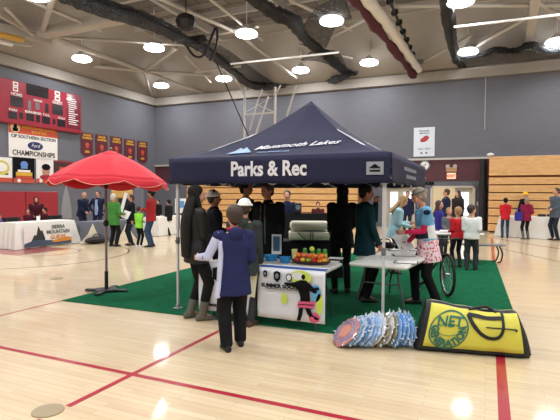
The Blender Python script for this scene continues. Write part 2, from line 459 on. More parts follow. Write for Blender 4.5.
# back wall with a doorway opening and a closed pair of doors
DO = [ony(431, 186, YB), ony(474.6, 229, YB)]
DXa, DXb, DZ = DO[0].x, DO[1].x, DO[0].z
D2 = [ony(386, 188, YB), ony(415, 229, YB)]
EXa, EXb = D2[0].x, D2[1].x
w = MB()
w.box(((XL + EXa) / 2, YB + .15, ZW / 2), (EXa - XL, .3, ZW)); w.box(((EXb + DXa) / 2, YB + .15, ZW / 2), (DXa - EXb, .3, ZW)); w.box(((DXb + XR) / 2, YB + .15, ZW / 2), (XR - DXb, .3, ZW))
w.box(((EXa + EXb) / 2, YB + .15, (ZW + DZ) / 2), (EXb - EXa, .3, ZW - DZ)); w.box(((DXa + DXb) / 2, YB + .15, (ZW + DZ) / 2), (DXb - DXa, .3, ZW - DZ))
struct(w, 'wall_back', M_wallB)
sstruct('wall_right', M_wallL, (XR, YF, 0), (XR + .3, YB, ZW))
sstruct('wall_front', M_wallB, (XL, YF - .3, 0), (XR, YF, ZW))
# sloped soffit and deck
def frame_strip(name, m, z0, z1, i0, i1):
    mb = MB()
    o = [(XL + i0, YF + i0, z0), (XR - i0, YF + i0, z0), (XR - i0, YB - i0, z0), (XL + i0, YB - i0, z0)]
    n = [(XL + i1, YF + i1, z1), (XR - i1, YF + i1, z1), (XR - i1, YB - i1, z1), (XL + i1, YB - i1, z1)]
    for k in range(4):
        a, b, c, d = [Vector(q) for q in (o[k], o[(k + 1) % 4], n[(k + 1) % 4], n[k])]
        up = Vector((0, 0, .25))
        mb.add([a, b, c, d, a + up, b + up, c + up, d + up], [(0, 1, 2, 3), (7, 6, 5, 4), (0, 4, 5, 1), (2, 6, 7, 3)])
    return struct(mb, name, m)
tr = MB()
for lo, hi in (((XL, YF, ZW - .05), (XL + .22, YB, ZW + .42)), ((XL, YB - .22, ZW - .05), (XR, YB, ZW + .42)), ((XR - .22, YF, ZW - .05), (XR, YB, ZW + .42)), ((XL, YF, ZW - .05), (XR, YF + .22, ZW + .42))):
    lo = Vector(lo); hi = Vector(hi); tr.box((lo + hi) / 2, hi - lo)
struct(tr, 'trim_1', M_cream)
frame_strip('ceiling_soffit', M_cream, ZW + .4, 10.2, 0, 3.4)
sstruct('ceiling', M_deck, (XL + 3.3, YF + 3.3, 10.2), (XR - 3.3, YB - 3.3, 10.4))
# doorway frames, vestibule behind the open doorway
M_vest = mat('vestibule paint', rgb(214, 196, 160), .7)
M_frame = mat('door frame paint', rgb(196, 190, 178), .5)
v = MB(); vx0, vx1, vy1 = EXa - .8, DXb + .8, YB + 4.5
v.box(((vx0 + vx1) / 2, vy1 + .1, 1.6), (vx1 - vx0, .2, 3.2)); v.box((vx0, YB + 2.4, 1.6), (.2, 4.2, 3.2)); v.box((vx1, YB + 2.4, 1.6), (.2, 4.2, 3.2)); v.box(((vx0 + vx1) / 2, YB + 2.4, 3.2), (vx1 - vx0, 4.2, .1))
struct(v, 'wall_vestibule', M_vest)
sstruct('floor_vestibule', mat('vestibule floor', rgb(150, 135, 115), .5), (vx0, YB + .3, -.2), (vx1, vy1, 0))
for n, (a, b) in enumerate(((EXa, EXb), (DXa, DXb))):
    f = MB()
    for x in (a + .04, b - .04): f.box((x, YB - .0, DZ / 2), (.09, .34, DZ))
    f.box(((a + b) / 2, YB, DZ - .04), (b - a, .34, .08)); struct(f, 'trim_%d' % (n + 2), M_frame)
M_can0 = mat('added lamp housing', rgb(225, 225, 225), .4); M_lens0 = mat('added lamp lens', (1, 1, 1), .3, emit=4)
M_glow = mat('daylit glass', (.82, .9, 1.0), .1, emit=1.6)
def door_leaf(n, x0, x1, y, label=None):
    mb = MB(); wv = x1 - x0; st = wv * .22
    mb.box((x0 + st / 2, y, DZ / 2 - .03), (st, .05, DZ - .08)); mb.box((x1 - st / 2, y, DZ / 2 - .03), (st, .05, DZ - .08))
    mb.box(((x0 + x1) / 2, y, .35), (wv - 2 * st, .05, .66)); mb.box(((x0 + x1) / 2, y, DZ - .18), (wv - 2 * st, .05, .26))
    o = struct(mb, 'door_%d' % n, M_frame)
    build(MB().box(((x0 + x1) / 2, y, (.68 + DZ - .31) / 2), (wv - 2 * st, .02, DZ - .99)), 'glass', M_glow, o)
    build(MB().box(((x0 + x1) / 2, y - .07, 1.0), (wv * .8, .04, .06)), 'push_bar', M_chrome, o)
xm = (EXa + EXb) / 2
door_leaf(1, EXa + .09, xm - .01, YB + .1); door_leaf(2, xm + .01, EXb - .09, YB + .1)
door_leaf(3, DXb - .95, DXb - .12, YB + .22)
for x in ((EXa + EXb) / 2, (DXa + DXb) / 2):  # lamps out of view, added to brighten the vestibule the hall lamps don't reach
    t = thing('added_vestibule_lamp', 'unseen flat ceiling lamp added inside the entrance vestibule, ' + ('behind the closed doors' if x < 0 and x < DXa else 'behind the open doorway'), 'ceiling light', (x, YB + 2.2, 3.1))
    build(MB().box((0, 0, 0), (1.1, .5, .08), bev=.02), 'housing', M_can0, t); build(MB().box((0, 0, -.045), (1.0, .42, .02)), 'lens', M_lens0, t)
    ld = bpy.data.lights.new('lamp_glow', 'AREA'); ld.size = .9; ld.energy = 70; lo = bpy.data.objects.new('lamp_glow', ld); COL.objects.link(lo); lo.parent = t; lo.location = (0, 0, -.08)
# maroon band and ledge on the back wall
ZB0, ZB1 = ony(450, 181, YB).z, ony(440, 160, YB).z
BCX0 = ony(357, 200, 23.2).x; BR0 = ony(488.5, 200, 23.2).x
sstruct('trim_4', M_maroon, (XL + .01, YB - .03, ZB0), (XR, YB, ZB1))
sstruct('trim_5', M_steelw, (XL, YB - .12, ZB1), (XR, YB, ZB1 + .10))
sstruct('baseboard_back', M_maroon, (EXb, YB - .02, 0), (DXa, YB, .12))
sstruct('baseboard_left', M_maroon, (XL, YF, 0), (XL + .02, YB, .12))
# red wall pads, left wall
for k in range(7):
    y1 = onx(57, 200, XL).y - k * 1.83; zt = onx(28, 191.5, XL).z
    tag(build(MB().box((XL + .05, y1 - .91, (zt + .15) / 2), (.09, 1.8, zt - .15), bev=.02), 'wall_pad', M_red),
        'tall red vinyl pad on the left wall, ' + ('nearest the corner' if k == 0 else '%s from the corner' % ['', 'second', 'third', 'fourth', 'fifth', 'sixth', 'seventh'][k]), 'wall pad', 'red wall pads')
# court lines
M_line = mat('red court paint', rgb(172, 36, 58), .3, coat=.5)
M_thin = mat('dark court paint', rgb(110, 62, 52), .35, coat=.5)
def line(a, b, wd, m=None, n=[0]):
    a = Vector(a); b = Vector(b); a.z = b.z = 0; d = (b - a).normalized(); q = Vector((-d.y, d.x, 0)) * wd / 2
    n[0] += 1; hz = Vector((0, 0, .0015 + .0004 * (n[0] % 4)))
    o = build(MB().rings([[a - q, b - q, b + q, a + q], [p + hz for p in (a - q, b - q, b + q, a + q)]]), 'floor_line', m or M_line); o['kind'] = 'structure'
YA = onz(140, 376).y; XB = onz(133, 374).x
line((-14, YA, 0), (6, YA, 0), .055)
pl = onz(48, 411)
line((XB, pl.y + .12, 0), (XB, 14, 0), .055); line((XB, pl.y - .12, 0), (XB, -3, 0), .055)
XC = onz(30, 308.5).x; line((XC, 0, 0), (XC, 20, 0), .04)
XD = onz(502, 380).x; line((XD, -4, 0), (XD, 20, 0), .085)
line(onz(487, 237), onz(560, 249), .12)
line(onz(490, 246), onz(560, 262), .05, M_thin)
def arc(c, r, a0, a1, wd, m=None):
    R = []; c = Vector(c)
    for k in range(61):
        a = math.radians(a0 + (a1 - a0) * k / 60); e = Vector((math.cos(a), math.sin(a), 0))
        R.append([c + e * (r - wd / 2), c + e * (r + wd / 2), c + e * (r + wd / 2) + Vector((0, 0, .0018)), c + e * (r - wd / 2) + Vector((0, 0, .0018))])
    o = build(MB().rings(R, cap=False), 'floor_line', m or M_thin); o['kind'] = 'structure'
kc = onz(46, 252); kr = (onz(79, 251.5) - kc).length
arc(kc, kr, 0, 360, .05, M_line)
def circ(a, b, c):
    ax, ay, bx, by, cx, cy = a.x, a.y, b.x, b.y, c.x, c.y
    d = 2 * (ax * (by - cy) + bx * (cy - ay) + cx * (ay - by))
    ux = ((ax * ax + ay * ay) * (by - cy) + (bx * bx + by * by) * (cy - ay) + (cx * cx + cy * cy) * (ay - by)) / d
    uy = ((ax * ax + ay * ay) * (cx - bx) + (bx * bx + by * by) * (ax - cx) + (cx * cx + cy * cy) * (bx - ax)) / d
    return Vector((ux, uy, 0)), math.hypot(ax - ux, ay - uy)
c3, r3 = circ(onz(4, 269), onz(75, 263.5), onz(122, 247)); arc(c3, r3, 0, 360, .05)
# painted key
key = [onz(-30, 262), onz(60, 254), onz(78, 251), onz(20, 246)]
kx0, kx1 = -19, kc.x; ky0, ky1 = kc.y - kr, kc.y + kr * .2
o = sstruct('floor_key', mat('court key paint', rgb(160, 78, 70), .35, coat=.5), (kx0, ky0, 0), (kx1, ky0 + 2 * kr, .001))
# sleeve cover plate
o = build(MB().disc((pl.x, pl.y, .001), .115, (1, 0, 0), (0, 1, 0), .006), 'floor_plate', mat('brass plate', rgb(165, 150, 120), .4, metal=.4))
tag(o, 'round metal floor sleeve cover where the red court line ends', 'floor plate')
o = build(MB().disc((*onz(176 / 3.11, 278.5).xy, .001), .12, (1, 0, 0), (0, 1, 0), .006), 'floor_plate', MATS['brass plate'])
tag(o, 'small round floor cover out on the wood left of the green carpet', 'floor plate')
# green carpet
g0 = onz(62, 301); g1 = onz(530, 358)
def turf():
    m = mat('green turf', rgb(20, 104, 68), .95, bump=.8, bscale=200, var=.16, vscale=9, spec=.1); return m
GX0, GX1, GY0, GY1 = g0.x, g1.x, (g0.y + g1.y) / 2, onz(503, 262).y
mb = MB(); N = 40
top = []
ge = (g1 - g0); gl = ge.length; gl_c = gl; gd = ge.normalized(); gn = Vector((-gd.y, gd.x, 0)); gw = GY1 - GY0
NXg, NYg = 60, 60; rnd = random.Random(4)
def cz(i, j, top): return .012 + (.004 * math.sin(i * .9) * math.sin(j * .35 + 1) if top else 0)
mb.rings([[g0, g1, g1 + gn * gw, g0 + gn * gw], [p + Vector((0, 0, .012)) for p in (g0, g1, g1 + gn * gw, g0 + gn * gw)]])
o = build(mb, 'carpet', turf())
tag(o, 'large rectangular dark green carpet on the wooden court under the canopy', 'carpet')
GZ = .012

# ------------------------------------------------------------ ceiling steel and lights
def truss(name, label, segs, m=M_steelw, cat='ceiling truss', Z=8.9, group='thin steel roof members'):
    mb = MB()
    for (a, b, r) in segs:
        r *= 1.3
        mb.cap(onz(*a, Z) if len(a) == 2 else onz(a[0], a[1], a[2]), onz(*b, Z) if len(b) == 2 else onz(b[0], b[1], b[2]), r)
    return tag(build(mb, name, m, smooth=True), label, cat, group)
def beam(label, a, b, wd, ht, Z=8.5, m=None, group='wide roof beams'):
    a = onz(*a, Z) if len(a) == 2 else onz(*a); b = onz(*b, Z) if len(b) == 2 else onz(*b); d = b - a; u = Vector((-d.y, d.x, 0)).normalized(); c = (a + b) / 2
    X = d.normalized(); Yv = u; Zv = X.cross(Yv)
    tag(build(MB().box(c, (d.length, wd, ht), Matrix((X, Yv, Zv)).transposed()), 'roof_beam', m or M_steelw), label, 'roof beam', group)
E8 = 8.45
N1 = (144, 71); N0 = (42, 33)
for lab, a, b, r in [
    ('slim strut from the left roof node up to the upper right', N1, (176, 49), .07),
    ('slim strut dropping from the left roof node to the wall corner', N1, (152, 98), .07),
    ('slim strut from the left roof node to the right over the far lamps', N1, (203, 93), .07),
    ('slim strut running right from the left roof node', N1, (208, 75), .07),
    ('long strut arriving at the left roof node from the far left', (-10, 56), N1, .08),
    ('inclined strut between the two left roof nodes', (55, 38), N1, .1),
    ('straight pipe crossing above the left lamps', (58, 37), (200, 46), .05),
    ('pipe slanting down at the top left of the ceiling', (15, -6), (100, 30), .06),
    ('strut rising to the ceiling top beside the left node', N0, (54, -6), .09),
    ('strut slanting to the upper left from the left node', (32, 35), (6, 8), .06),
    ('strut crossing under the strut near the left wall', (0, 62), (100, 92), .05),
    ('long diagonal pipe over the tent roof', (236, 32), (296, 78), .06),
    ('second diagonal pipe beside the long one over the tent', (150, -6), (240, 34), .06),
    ('diagonal strut left of the top middle lamp', (176, 42), (258, 26), .06),
    ('strut rising right of the top middle lamp', (331, 37), (368, 18), .06),
    ('slim strut between the black nets and the far lamp', (300, 45), (352, 58), .05),
    ('slim strut under the black net near the back wall', (196, 72), (240, 66), .05),
    ('slim strut left of the far middle lamps', (186, 56), (210, 82), .05),
    ('strut slanting towards the upper right in the right bay', (467, 51), (533, 14), .07),
    ('strut crossing the right bay above the lamps', (388, 6), (570, 5), .06),
    ('strut at the right behind the red curtain', (408, 70), (470, 36), .06),
    ('strut fanning over the far right lamp', (536, 0), (572, 26), .06),
    ('strut beside the ball net at top centre', (205, -5), (262, 40), .05),
    ('strut from the top centre to the right curtain', (290, 0), (352, 30), .05),
    ('strut at top centre left of the black net', (96, 4), (170, 30), .05)]:
    lo_ = lambda q: q if q == N1 or q[1] < 64 else (q[0], q[1], 7.95)
    truss('roof_strut', 'cream ' + lab, [(lo_(a), lo_(b), r)], Z=E8)
beam('wide cream beam running right from the left roof node', N0, (128, 16), .5, .35, E8)
beam('wide cream beam at the far left edge of the ceiling', (-20, 24), (50, 40), .4, .35, E8)
beam('wide upright cream beam in the right bay', (536, -8), (528, 51), .3, .3, E8)
beam('thick cream beam crossing the top left corner', (-5, 12), (34, 34), .15, .15, E8)
for k, yy in enumerate((14, 18, 20.5)):
    pass
# roof joists on the deck
for k in range(9):
    y = YF + 7 + k * 3.0
    mb = MB(); mb.box(((XL + XR) / 2, y, 10.05), (XR - XL - 7, .16, .3))
    tag(build(mb, 'roof_joist', M_steelw), 'cream joist running crosswise under the roof deck', 'roof joist', 'roof joists under the deck')
for k in range(6):
    x = XL + 7.4 + k * 4.4
    mb = MB(); mb.box((x, (YF + YB) / 2, 9.72), (.2, YB - YF - 8, .34))
    tag(build(mb, 'roof_girder', M_steelw), 'cream girder running lengthwise under the roof joists', 'roof girder', 'roof girders under the joists')

M_lens = mat('lamp lens', (1, .98, .96), .3, emit=LENS_E)
M_can = mat('lamp housing', rgb(225, 225, 225), .4)
vis = {(0, 11): 'at the top left edge of the ceiling', (0, 17): 'left of the wide beam above the scoreboard', (1, 17): 'second from the left in the nearer lamp row', (2, 17): 'at top centre, third from left in the nearer lamp row',
       (3, 17): 'large at the top centre under the black net', (0, 23): 'nearest the far left corner', (1, 23): 'second in the far row from the left corner', (2, 23): 'right above the tent peak behind the net', (3, 23): 'in the far row left of the red curtain',
       (4, 23): 'in the far row right of the red curtain', (5, 23): 'at the right edge of the far row'}
lamp0 = None
def make_lamp(label, group, loc):
    t = thing('ceiling_lamp', label, 'ceiling light', loc, 0, group)
    prof = [(.02, .36), (.10, .36), (.12, .30), (.34, .16), (.39, .12), (.39, .09), (.38, .08)]
    rr = [[Vector((r * math.cos(a), r * math.sin(a), z)) for a in [2 * PI * i / 28 for i in range(28)]] for r, z in prof]
    build(MB().rings(rr), 'housing', M_can, t, smooth=True)
    prof = [(.38, .08), (.43, .05), (.45, 0), (.42, -.05), (.32, -.09), (.18, -.11), (.02, -.115)]
    rr = [[Vector((r * math.cos(a), r * math.sin(a), z)) for a in [2 * PI * i / 28 for i in range(28)]] for r, z in prof]
    build(MB().rings(rr), 'lens', M_lens, t, smooth=True)
    build(MB().cyl((0, 0, .3), (0, 0, 1.72), .02), 'hanger_rod', M_can, t)
    ld = bpy.data.lights.new('lamp_glow', 'AREA'); ld.shape = 'DISK'; ld.size = .8; ld.energy = LAMP_W; ld.color = (.98, .985, 1.0)
    lo = bpy.data.objects.new('lamp_glow', ld); COL.objects.link(lo); lo.parent = t; lo.location = (0, 0, -.14)
    return t
XS = [-18.1, -13.75, -9.1, -5.5, -1.0, 2.5, 6.9, 11.3]
for j, y in enumerate((23.0, 17, 11, 5, -1, -6.5)):
    for i, x in enumerate(XS):
        lab = vis.get((i, y))
        if lab: make_lamp('bright round ceiling lamp ' + lab, 'round ceiling lamps', (x, y, 8.15))
        else: make_lamp('bright round ceiling lamp beyond the frame of the photo', 'round ceiling lamps', (x, y, 8.15))
# nets
def net_mat(name, col, dens, scale=60):
    m = bpy.data.materials.new(name); m.use_nodes = True; nt = m.node_tree; b = nt.nodes['Principled BSDF']; L = nt.links
    b.inputs['Base Color'].default_value = (*col, 1); b.inputs['Roughness'].default_value = .8
    tc = nt.nodes.new('ShaderNodeTexCoord'); n = nt.nodes.new('ShaderNodeTexNoise'); n.inputs['Scale'].default_value = scale; n.inputs['Detail'].default_value = 2
    L.new(tc.outputs['Object'], n.inputs['Vector']); r = nt.nodes.new('ShaderNodeMapRange'); r.inputs['From Min'].default_value = .35; r.inputs['From Max'].default_value = .65
    r.inputs['To Min'].default_value = max(0, dens - .3); r.inputs['To Max'].default_value = min(1, dens + .3)
    L.new(n.outputs['Fac'], r.inputs['Value']); L.new(r.outputs['Result'], b.inputs['Alpha'])
    return m
M_net = net_mat('black mesh netting', rgb(24, 27, 32), .80, 22)
M_netl = net_mat('loose black netting', rgb(30, 33, 38), .45, 22)
M_netg = net_mat('pale mesh netting', rgb(96, 100, 108), .55, 22)
def net(label, pts, Z, m=M_net, seed=1, parts=()):
    rnd = random.Random(seed)
    P = smooth_path([onz(p[0], p[1], Z + (p[3] if len(p) > 3 else 0)) for p in pts], 8); rs0 = [p[2] * .6 for p in pts]; n = len(P)
    rs = [np.interp(i / (n - 1) * (len(rs0) - 1), range(len(rs0)), rs0) * rnd.uniform(.9, 1.1) for i in range(n)]
    mb = MB(); mb.tube(P, .3, n=10, rs=rs)
    mb.v = [(v[0] + rnd.uniform(-.03, .03), v[1] + rnd.uniform(-.03, .03), v[2] + rnd.uniform(-.04, .04)) for v in mb.v]
    o = tag(build(mb, 'divider_net', m, smooth=True), label, 'net', 'gathered divider nets under the roof')
    rp = build(MB().tube([p + Vector((0, 0, rs[i] * .7)) for i, p in enumerate(P)], .035, n=6), 'rope', M_black, o, smooth=True)
    return o
net('gathered dark net sagging from top left towards the tent peak', [(62, -8, .45), (100, 8, .5), (140, 20, .42), (175, 36, .36), (205, 50, .34), (232, 70, .32), (252, 85, .34), (290, 86, .36), (318, 85, .42), (340, 78, .3), (358, 72, .08)], 7.9, net_mat('grey mesh netting', rgb(52, 55, 62), .7, 22), seed=2)
net('dark net sweeping from top centre down to the net corner', [(248, -8, .45), (272, 12, .4), (294, 22, .45), (304, 38, .34), (320, 50, .32), (334, 62, .4), (346, 72, .3), (357, 74, .08)], 8.1, seed=3)
net('pale gathered net above the top left lamp', [(66, -4, .35), (96, 2, .4), (128, 12, .4), (160, 24, .35), (180, 34, .25)], 8.6, M_netg, 5)
net('hanging dark net edge right of the red curtain', [(444, -10, .35), (449, 20, .4), (452, 42, .34), (458, 62, .3), (466, 66, .1)], 8.0, seed=6)
net('dark net swag along the right bay near the back wall', [(460, 57, .12), (480, 56, .16), (495, 50, .24), (515, 51, .2), (530, 45, .24), (548, 50, .3), (575, 48, .3)], 7.95, seed=8)
def veil(label, grid, Z, m=M_netl):
    rows = [smooth_path([onz(p[0], p[1], Z + k * -.05) for p in r], 5) for k, r in enumerate(grid)]
    mb = MB(); n = len(rows[0]); mb.add([p for r in rows for p in r], [(i * n + j, i * n + j + 1, (i + 1) * n + j + 1, (i + 1) * n + j) for i in range(len(rows) - 1) for j in range(n - 1)])
    o = build(mb, 'loose_net', m, smooth=True); sd = o.modifiers.new('s', 'SOLIDIFY'); sd.thickness = .02
    tag(o, label, 'net')
veil('loose see-through netting below the right swag', [[(462, 57), (490, 52), (520, 50), (560, 52)], [(464, 68), (492, 64), (525, 61), (560, 58)]], 7.9)
veil('loose see-through netting around the top centre lamp', [[(300, 30), (318, 6), (345, -4)], [(326, 48), (338, 24), (352, 18)]], 8.3)
veil('loose see-through netting left of the tent peak', [[(190, 42), (215, 56), (235, 72), (255, 86)], [(200, 36), (228, 50), (250, 66), (275, 84)]], 8.1)
veil('loose see-through netting near the net corner', [[(300, 60), (322, 62), (350, 74)], [(312, 50), (334, 50), (342, 56)]], 8.0)
# white tubes carrying the nets
truss('net_batten', 'bright white pipe carrying the net over the tent', [((231, 64), (338, 52.5), .034)], M_white, 'pipe', 7.55, 'white net pipes')
truss('net_batten', 'bright white pipe crossing the right bay', [((455, 27), (575, 13), .034)], M_white, 'pipe', 7.55, 'white net pipes')
# backstop frame over the tent
t = thing('backstop_frame', 'white tube basketball backstop frame hanging behind the tent peak', 'backstop frame', ony(260, 110, 22).xy.to_3d())
o0 = t.location.copy()
def bs(name, segs, r):
    mb = MB()
    for a, b in segs: mb.cap(ony(*a, 22) - o0, ony(*b, 22) - o0, r)
    build(mb, name, M_steelw, t, smooth=True)
bs('post', [((244.5, 88), (244.5, 152))], .07); bs('post', [((275, 88), (275, 140))], .07)
bs('crossbar', [((244.5, 115), (275, 112.5))], .05); bs('crossbar', [((244.5, 140), (275, 137))], .05)
bs('brace', [((262, 90), (258, 100), ), ((258, 100), (250, 130))], .04); bs('brace', [((268, 97), (254, 140))], .05)
bs('brace', [((236, 78), (244.5, 95))], .06); bs('brace', [((296, 86), (287, 116))], .05); bs('brace', [((275, 95), (280, 86))], .05)
bs('tie', [((246, 100), (274, 112))], .02); bs('tie', [((246, 112), (272, 97))], .02)
o = tag(build(MB().cap(onz(213, 55, 8.0), ony(251, 142, 21.2), .03), 'cable', M_black, smooth=True), 'dark cable slanting from the net down behind the tent', 'cable')
# red and white rolled curtain beam with black pipe
ct = thing('rolled_curtain', 'maroon and white rolled divider curtain hanging at the top right', 'curtain', (0, 0, 0))
P = smooth_path([onz(346, -10, 7.9), onz(372, 22, 7.75), onz(396, 52, 7.7), onz(414, 76, 7.6)], 8)
build(MB().tube(P, .2, n=10, rs=[.16 + .05 * math.sin(i * .9) + .03 * math.sin(i * 2.3) for i in range(len(P))]), 'maroon_fabric', mat('maroon fabric', rgb(78, 30, 42), .8, bump=.5, bscale=5), ct, smooth=True)
P = smooth_path([onz(358, -12, 8.0), onz(384, 20, 7.9), onz(404, 48, 7.8), onz(419, 70, 7.7)], 8)
build(MB().tube(P, .2, n=10, rs=[.22 - .006 * i / 2 + .02 * math.sin(i * 2.1) for i in range(len(P))]), 'white_fabric', mat('white fabric', rgb(225, 222, 218), .7, bump=.3, bscale=5), ct, smooth=True)
pp = thing('clamp_pipe', 'black pipe with clamps beside the rolled curtain', 'pipe', (0, 0, 0))
a, b = onz(386, -8, 8.2), onz(414, 58, 8.2)
build(MB().cap(a, b, .05), 'pipe', M_dark, pp, smooth=True)
for k in range(7):
    c = a.lerp(b, (k + .7) / 7.3); build(MB().box(c, (.26, .16, .2), Matrix.Rotation(-.5, 3, 'Z'), bev=.04), 'clamp', M_black, pp)
o = tag(build(MB().ell(onz(412, 63, 8.0), (.35, .25, .14)).box(onz(420, 62, 8.0), (.3, .2, .2)), 'winch', M_grey, smooth=True), 'small curtain winch under the roof at the end of the black pipe', 'winch')
# black ball-shaped speaker
c = onz(186, 22, 7.8)
t = thing('hanging_speaker', 'black many-sided loudspeaker hanging among the roof struts', 'speaker', c)
mb = MB(); rr = []
for z, r in ((-.28, .16), (-.2, .30), (0, .38), (.2, .30), (.28, .14)): rr.append([Vector((r * math.cos(a), r * math.sin(a), z)) for a in [2 * PI * i / 8 for i in range(8)]])
build(mb.rings(rr), 'cabinet', M_black, t); build(MB().cyl((0, 0, .26), (0, 0, 2.2), .02), 'hanger', M_dark, t)
# clamps on the net near the speaker
t = thing('net_motor', 'dark motor and loops of cable clipped to the net below the hanging speaker', 'motor', onz(196, 42, 8.0))
build(MB().box((0, 0, .1), (.9, .3, .25), bev=.05), 'motor_box', M_black, t)
build(MB().tube(smooth_path([(-.6, 0, .1), (-.2, .1, -.5), (.4, 0, -.55), (.9, .1, .5), (1.0, 0, -.3), (.6, .1, -.8)], 6), .05), 'cable_loop', M_black, t, smooth=True)
# yellow and white tubes top left
t = thing('padded_bar', 'yellow padded bar over a white tube hanging at the left edge of the ceiling', 'padded bar', (0, 0, 0))
build(MB().cap(onz(-20, 30, 7.9), onz(21, 39.5, 7.9), .13), 'yellow_pad', mat('yellow pad', rgb(212, 168, 78), .5), t, smooth=True)
build(MB().cap(onz(-20, 37, 7.7), onz(11, 44.5, 7.7), .09), 'white_tube', M_white, t, smooth=True)
build(MB().cap(onz(8, 43, 7.8), onz(31, 46, 7.8), .05), 'bar', M_steelw, t, smooth=True)

# ------------------------------------------------------------ bleachers (folded)
def pine():
    m = bpy.data.materials.new('varnished pine'); m.use_nodes = True; nt = m.node_tree; b = nt.nodes['Principled BSDF']; L = nt.links
    tc = nt.nodes.new('ShaderNodeTexCoord'); mp = nt.nodes.new('ShaderNodeMapping'); mp.inputs['Scale'].default_value = (1.2, 6, 9)
    n = nt.nodes.new('ShaderNodeTexNoise'); n.inputs['Scale'].default_value = 1.3; n.inputs['Detail'].default_value = 5; n.inputs['Distortion'].default_value = 1.5
    r = nt.nodes.new('ShaderNodeValToRGB'); r.color_ramp.elements[0].position = .3; r.color_ramp.elements[1].position = .7
    r.color_ramp.elements[0].color = (*rgb(210, 160, 100), 1); r.color_ramp.elements[1].color = (*rgb(234, 188, 128), 1)
    L.new(tc.outputs['Object'], mp.inputs['Vector']); L.new(mp.outputs['Vector'], n.inputs['Vector']); L.new(n.outputs['Fac'], r.inputs['Fac']); L.new(r.outputs['Color'], b.inputs['Base Color'])
    b.inputs['Roughness'].default_value = .4; b.inputs['Coat Weight'].default_value = .2; return m
M_pine = pine()
M_gap = mat('bleacher gap frame', rgb(140, 92, 54), .8)
def bleachers(label, x0, x1, ztop):
    t = thing('folded_bleachers', label, 'bleachers', ((x0 + x1) / 2, 23.2, 0))
    hw = (x1 - x0) / 2; L = x1 - x0
    build(MB().box((0, .95, ztop / 2), (L - .04, 1.5, ztop - .06)), 'core', M_gap, t)
    zs = ztop - .88
    build(MB().box((0, .12, ztop - .42), (L, .22, .84)), 'top_panel', M_pine, t)
    n = 7; st = (zs - .08) / n
    for k in range(n):
        z = .08 + k * st
        build(MB().box((0, .10 + .008 * k, z + st * .42), (L, .14, st * .86), bev=.012), 'bench_row', M_pine, t)
    return t
bleachers('folded pine bleachers along the back wall seen beneath the tent valance', ony(186, 200, 23.2).x, BCX0, 3.28)
bleachers('folded pine bleachers at the right behind the white cloth table', BR0, 8.5, zat(520, 156, ony(520, 156, 23.2).dot(CF)))
# black stack curtain at the bleacher edge
p0 = ony(483.5, 160, 24.2)
mb = MB(); rr = []
for k in range(15):
    z = .02 + k / 14 * 3.35; q = .0 if k % 2 else .02
    rr.append([Vector((p0.x + (.2 - (.05 if k > 9 else 0) + q) * math.cos(a), 24.3 + .2 * math.sin(a), z)) for a in [2 * PI * i / 16 for i in range(16)]])
tag(build(mb.rings(rr), 'rolled_mat', mat('black vinyl', rgb(30, 26, 30), .6), smooth=True), 'tall black rolled curtain standing at the edge of the right bleachers', 'curtain')
# ------------------------------------------------------------ things on the left wall
EX_L, EZ = Vector((0, 1, 0)), Vector((0, 0, 1)); EX_B = Vector((1, 0, 0))
def wp(px, py, off=0.0): p = onx(px, py, XL); p.x += off; return p
def wrect(x0, y0, x1, y1):   # pixel box -> (y0,y1,z0,z1) on the left wall
    a, b = onx(x0, y0, XL), onx(x1, y1, XL); ym = (a.y + b.y) / 2
    xm_ = (x0 + x1) / 2
    return a.y, b.y, onx(xm_, y1, XL).z, onx(xm_, y0, XL).z
M_gold = mat('gold cloth', rgb(222, 172, 62), .6); M_mar2 = mat('maroon cloth', rgb(96, 34, 44), .7)
M_orange = mat('orange print', rgb(206, 84, 56), .55); M_sign = mat('sign white', rgb(236, 234, 230), .5)
M_ink = mat('black ink', rgb(16, 16, 19), .8, spec=.15); M_navyink = mat('navy ink', rgb(36, 40, 92), .5)
M_skinp = mat('printed skin tone', rgb(190, 140, 115), .6)
# scoreboard
sy0, sy1 = onx(-4, 100, XL).y, onx(78, 100, XL).y; sz0, sz1 = onx(78, 134, XL).z, onx(78, 97, XL).z
t = thing('scoreboard', 'large maroon scoreboard with dark digit windows high on the left wall', 'scoreboard', (XL + .12, (sy0 + sy1) / 2, sz0))
sw, shh = sy1 - sy0, sz1 - sz0; M_sb = mat('scoreboard red', rgb(150, 30, 50), .4); M_off = mat('unlit display', rgb(34, 22, 28), .25)
build(MB().box((0, 0, shh / 2), (.22, sw, shh), bev=.02), 'cabinet', M_sb, t)
def sbp(px, py): p = onx(px, py, XL); return Vector((.112, p.y - (sy0 + sy1) / 2, p.z - sz0))
def sbrect(x0, y0, x1, y1, m, name, dz=.01):
    a, b = sbp(x0, (y0 + y1) / 2), sbp(x1, (y0 + y1) / 2); c = sbp((x0 + x1) / 2, y0); e = sbp((x0 + x1) / 2, y1)
    build(MB().box((.112, (a.y + b.y) / 2, (c.z + e.z) / 2), (dz * 2, b.y - a.y, c.z - e.z)), name, m, t)
for r in ((23, 86, 45, 97), (7, 97, 19.5, 107), (49, 105, 59.5, 115), (5, 112, 13.5, 119), (23, 114, 30.5, 121), (39, 117, 46.5, 124), (54, 120, 62, 127), (33, 115.5, 36.5, 122.5), (16, 113, 19.5, 119), (49.5, 119.5, 52, 124.5), (42, 104, 45, 113)):
    sbrect(*r, M_off, 'digit_window')
sbrect(32, 103, 36, 110, M_grey, 'digit_window'); sbrect(24.5, 101, 27.5, 110, M_grey, 'digit_window')
for px, py in ((12, 84.5), (12, 89.5), (54, 94), (54, 99)):
    sbrect(px - 2.6, py - 2.2, px + 2.6, py + 2.2, M_sign, 'team_plate')
    sbrect(px - 1.5, py - 1.0, px + 1.5, py + 1.0, M_sb, 'team_mark', .013)
